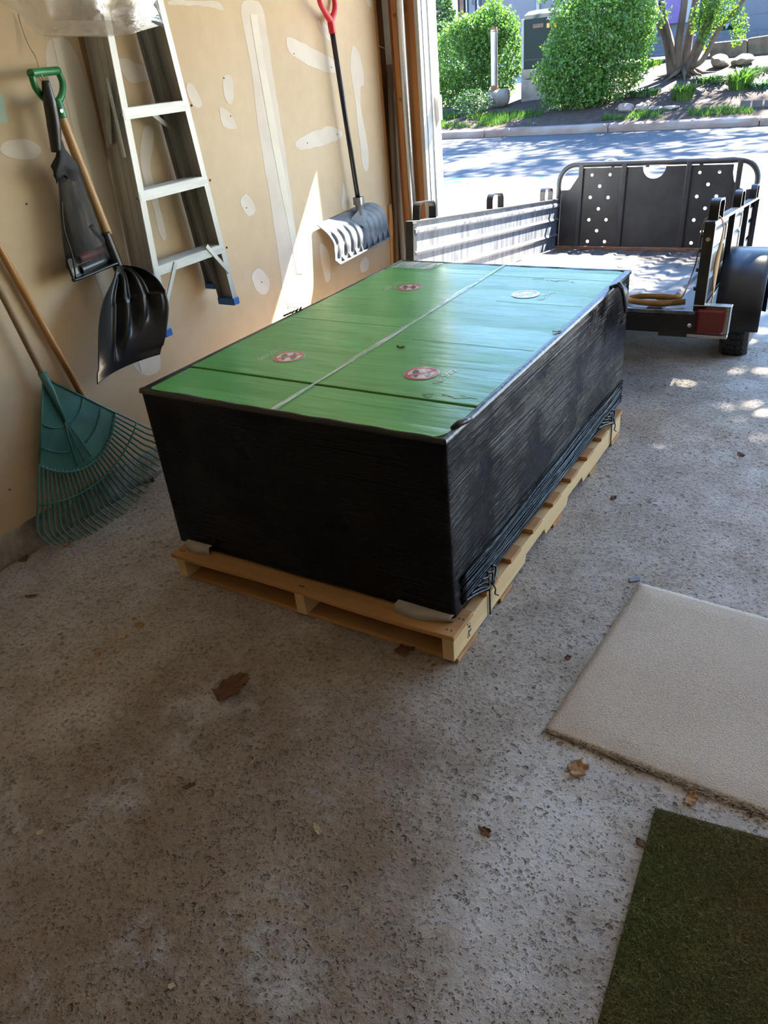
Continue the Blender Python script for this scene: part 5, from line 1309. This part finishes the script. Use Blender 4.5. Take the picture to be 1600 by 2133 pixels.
# black plastic edging right
ed = empty('garden_edging', at(1575, 220, 16.15), label='dark plastic garden edging at the right photo edge', cat='edging')
for x0, x1 in ((1541, 1565), (1566, 1590), (1591, 1615), (1616, 1640)):
    a, b = at(x0, 226, 16.15), at(x1, 208-(x0-1541)*.02, 16.15); MB().box((a.x, 16.15, a.z-.06), (b.x-.006, 16.18, b.z)).build('edging_panel', m_edging, ed, bevel=.006)
# house across the road
YH = 26.5
hs = empty('house', at(1300, 40, YH), label='blue grey house across the road with two garage doors', cat='house')
def hp_(name, x0, y0, x1, y1, mat, y=YH, t=.05, par=hs):
    a, b = at(x0, y0, y), at(x1, y1, y); return MB().box((min(a.x, b.x), y, min(a.z, b.z)), (max(a.x, b.x), y+t, max(a.z, b.z))).build(name, mat, par)
a = at(880, 120, YH+.3); b = at(1700, 0, YH+.3)
MB().box((a.x-1.5, YH+.3, .2), (b.x+3, YH+.5, 5.2)).build('wall', m_house, hs)
MB().prism([(a.x-2, YH-.4, 5.2), (a.x-2, YH+4, 7.4), (a.x-2, YH+8, 5.2)], (b.x-a.x+6, 0, 0)).build('roof', m_brick, hs)
d1 = hp_('garage_door', 1008, -60, 1300, 125, m_housed, YH+.16, .1)
for x in (1006, 1120, 1238): hp_('door_stile', x-2, -60, x+2, 120, m_housel, YH+.10, .08)
hp_('door_stile', 992, -60, 999, 125, m_housel, YH+.0, .1)
hp_('pier', 975, -60, 992, 110, m_house, YH+.05, .2)
p6 = at(985.5, 5, YH+.04); text_poly('6', .22, lambda u, v: V((p6.x+u, YH+.045, p6.z+v)), .01, m_dark, 'house_number', hs)
hp_('window_pane', 926, -60, 955, 60, m_glassy, YH+.1, .06); hp_('window_frame', 937, -60, 942, 60, m_housel, YH+.05, .06); hp_('window_frame', 923, -60, 927, 62, m_housel, YH+.05, .06)
hp_('brick_pier', 955, -60, 968, 90, m_brick, YH+.1, .12); hp_('door_stile', 968, -60, 975, 90, m_housel, YH+.08, .1)
hp_('front_door', 1383, -60, 1418, 47, m_purple, YH+.1, .08); hp_('door_frame', 1428, -60, 1455, 44, m_housel, YH+.1, .08)
hp_('side_pier', 1345, -60, 1366, 80, m_housel, YH+.1, .1)
d2 = hp_('garage_door', 1528, -60, 1760, 79, m_housed, YH+.1, .1)
for yy in (33, 66): a, b = at(1528, yy, YH+.09), at(1760, yy-24, YH+.09); MB().box((a.x, YH+.09, a.z-.012), (b.x, YH+.1, a.z+.012)).build('panel_joint', m_house, hs)
hp_('door_stile', 1514, -60, 1522, 85, m_housel, YH+.05, .1)
stp = empty('stone_steps', at(1400, 105, 23.2), label='grey stone steps to the purple front door', cat='steps')
for k in range(5):
    y0 = 22.6+.38*k; z1 = at(1385, 112-9*k, y0).z; x0 = at(1362-3*k, 100, y0).x
    MB().box((x0, y0, .6), (x0+2.6, y0+.5, z1)).build('step', m_step, stp, bevel=.01)
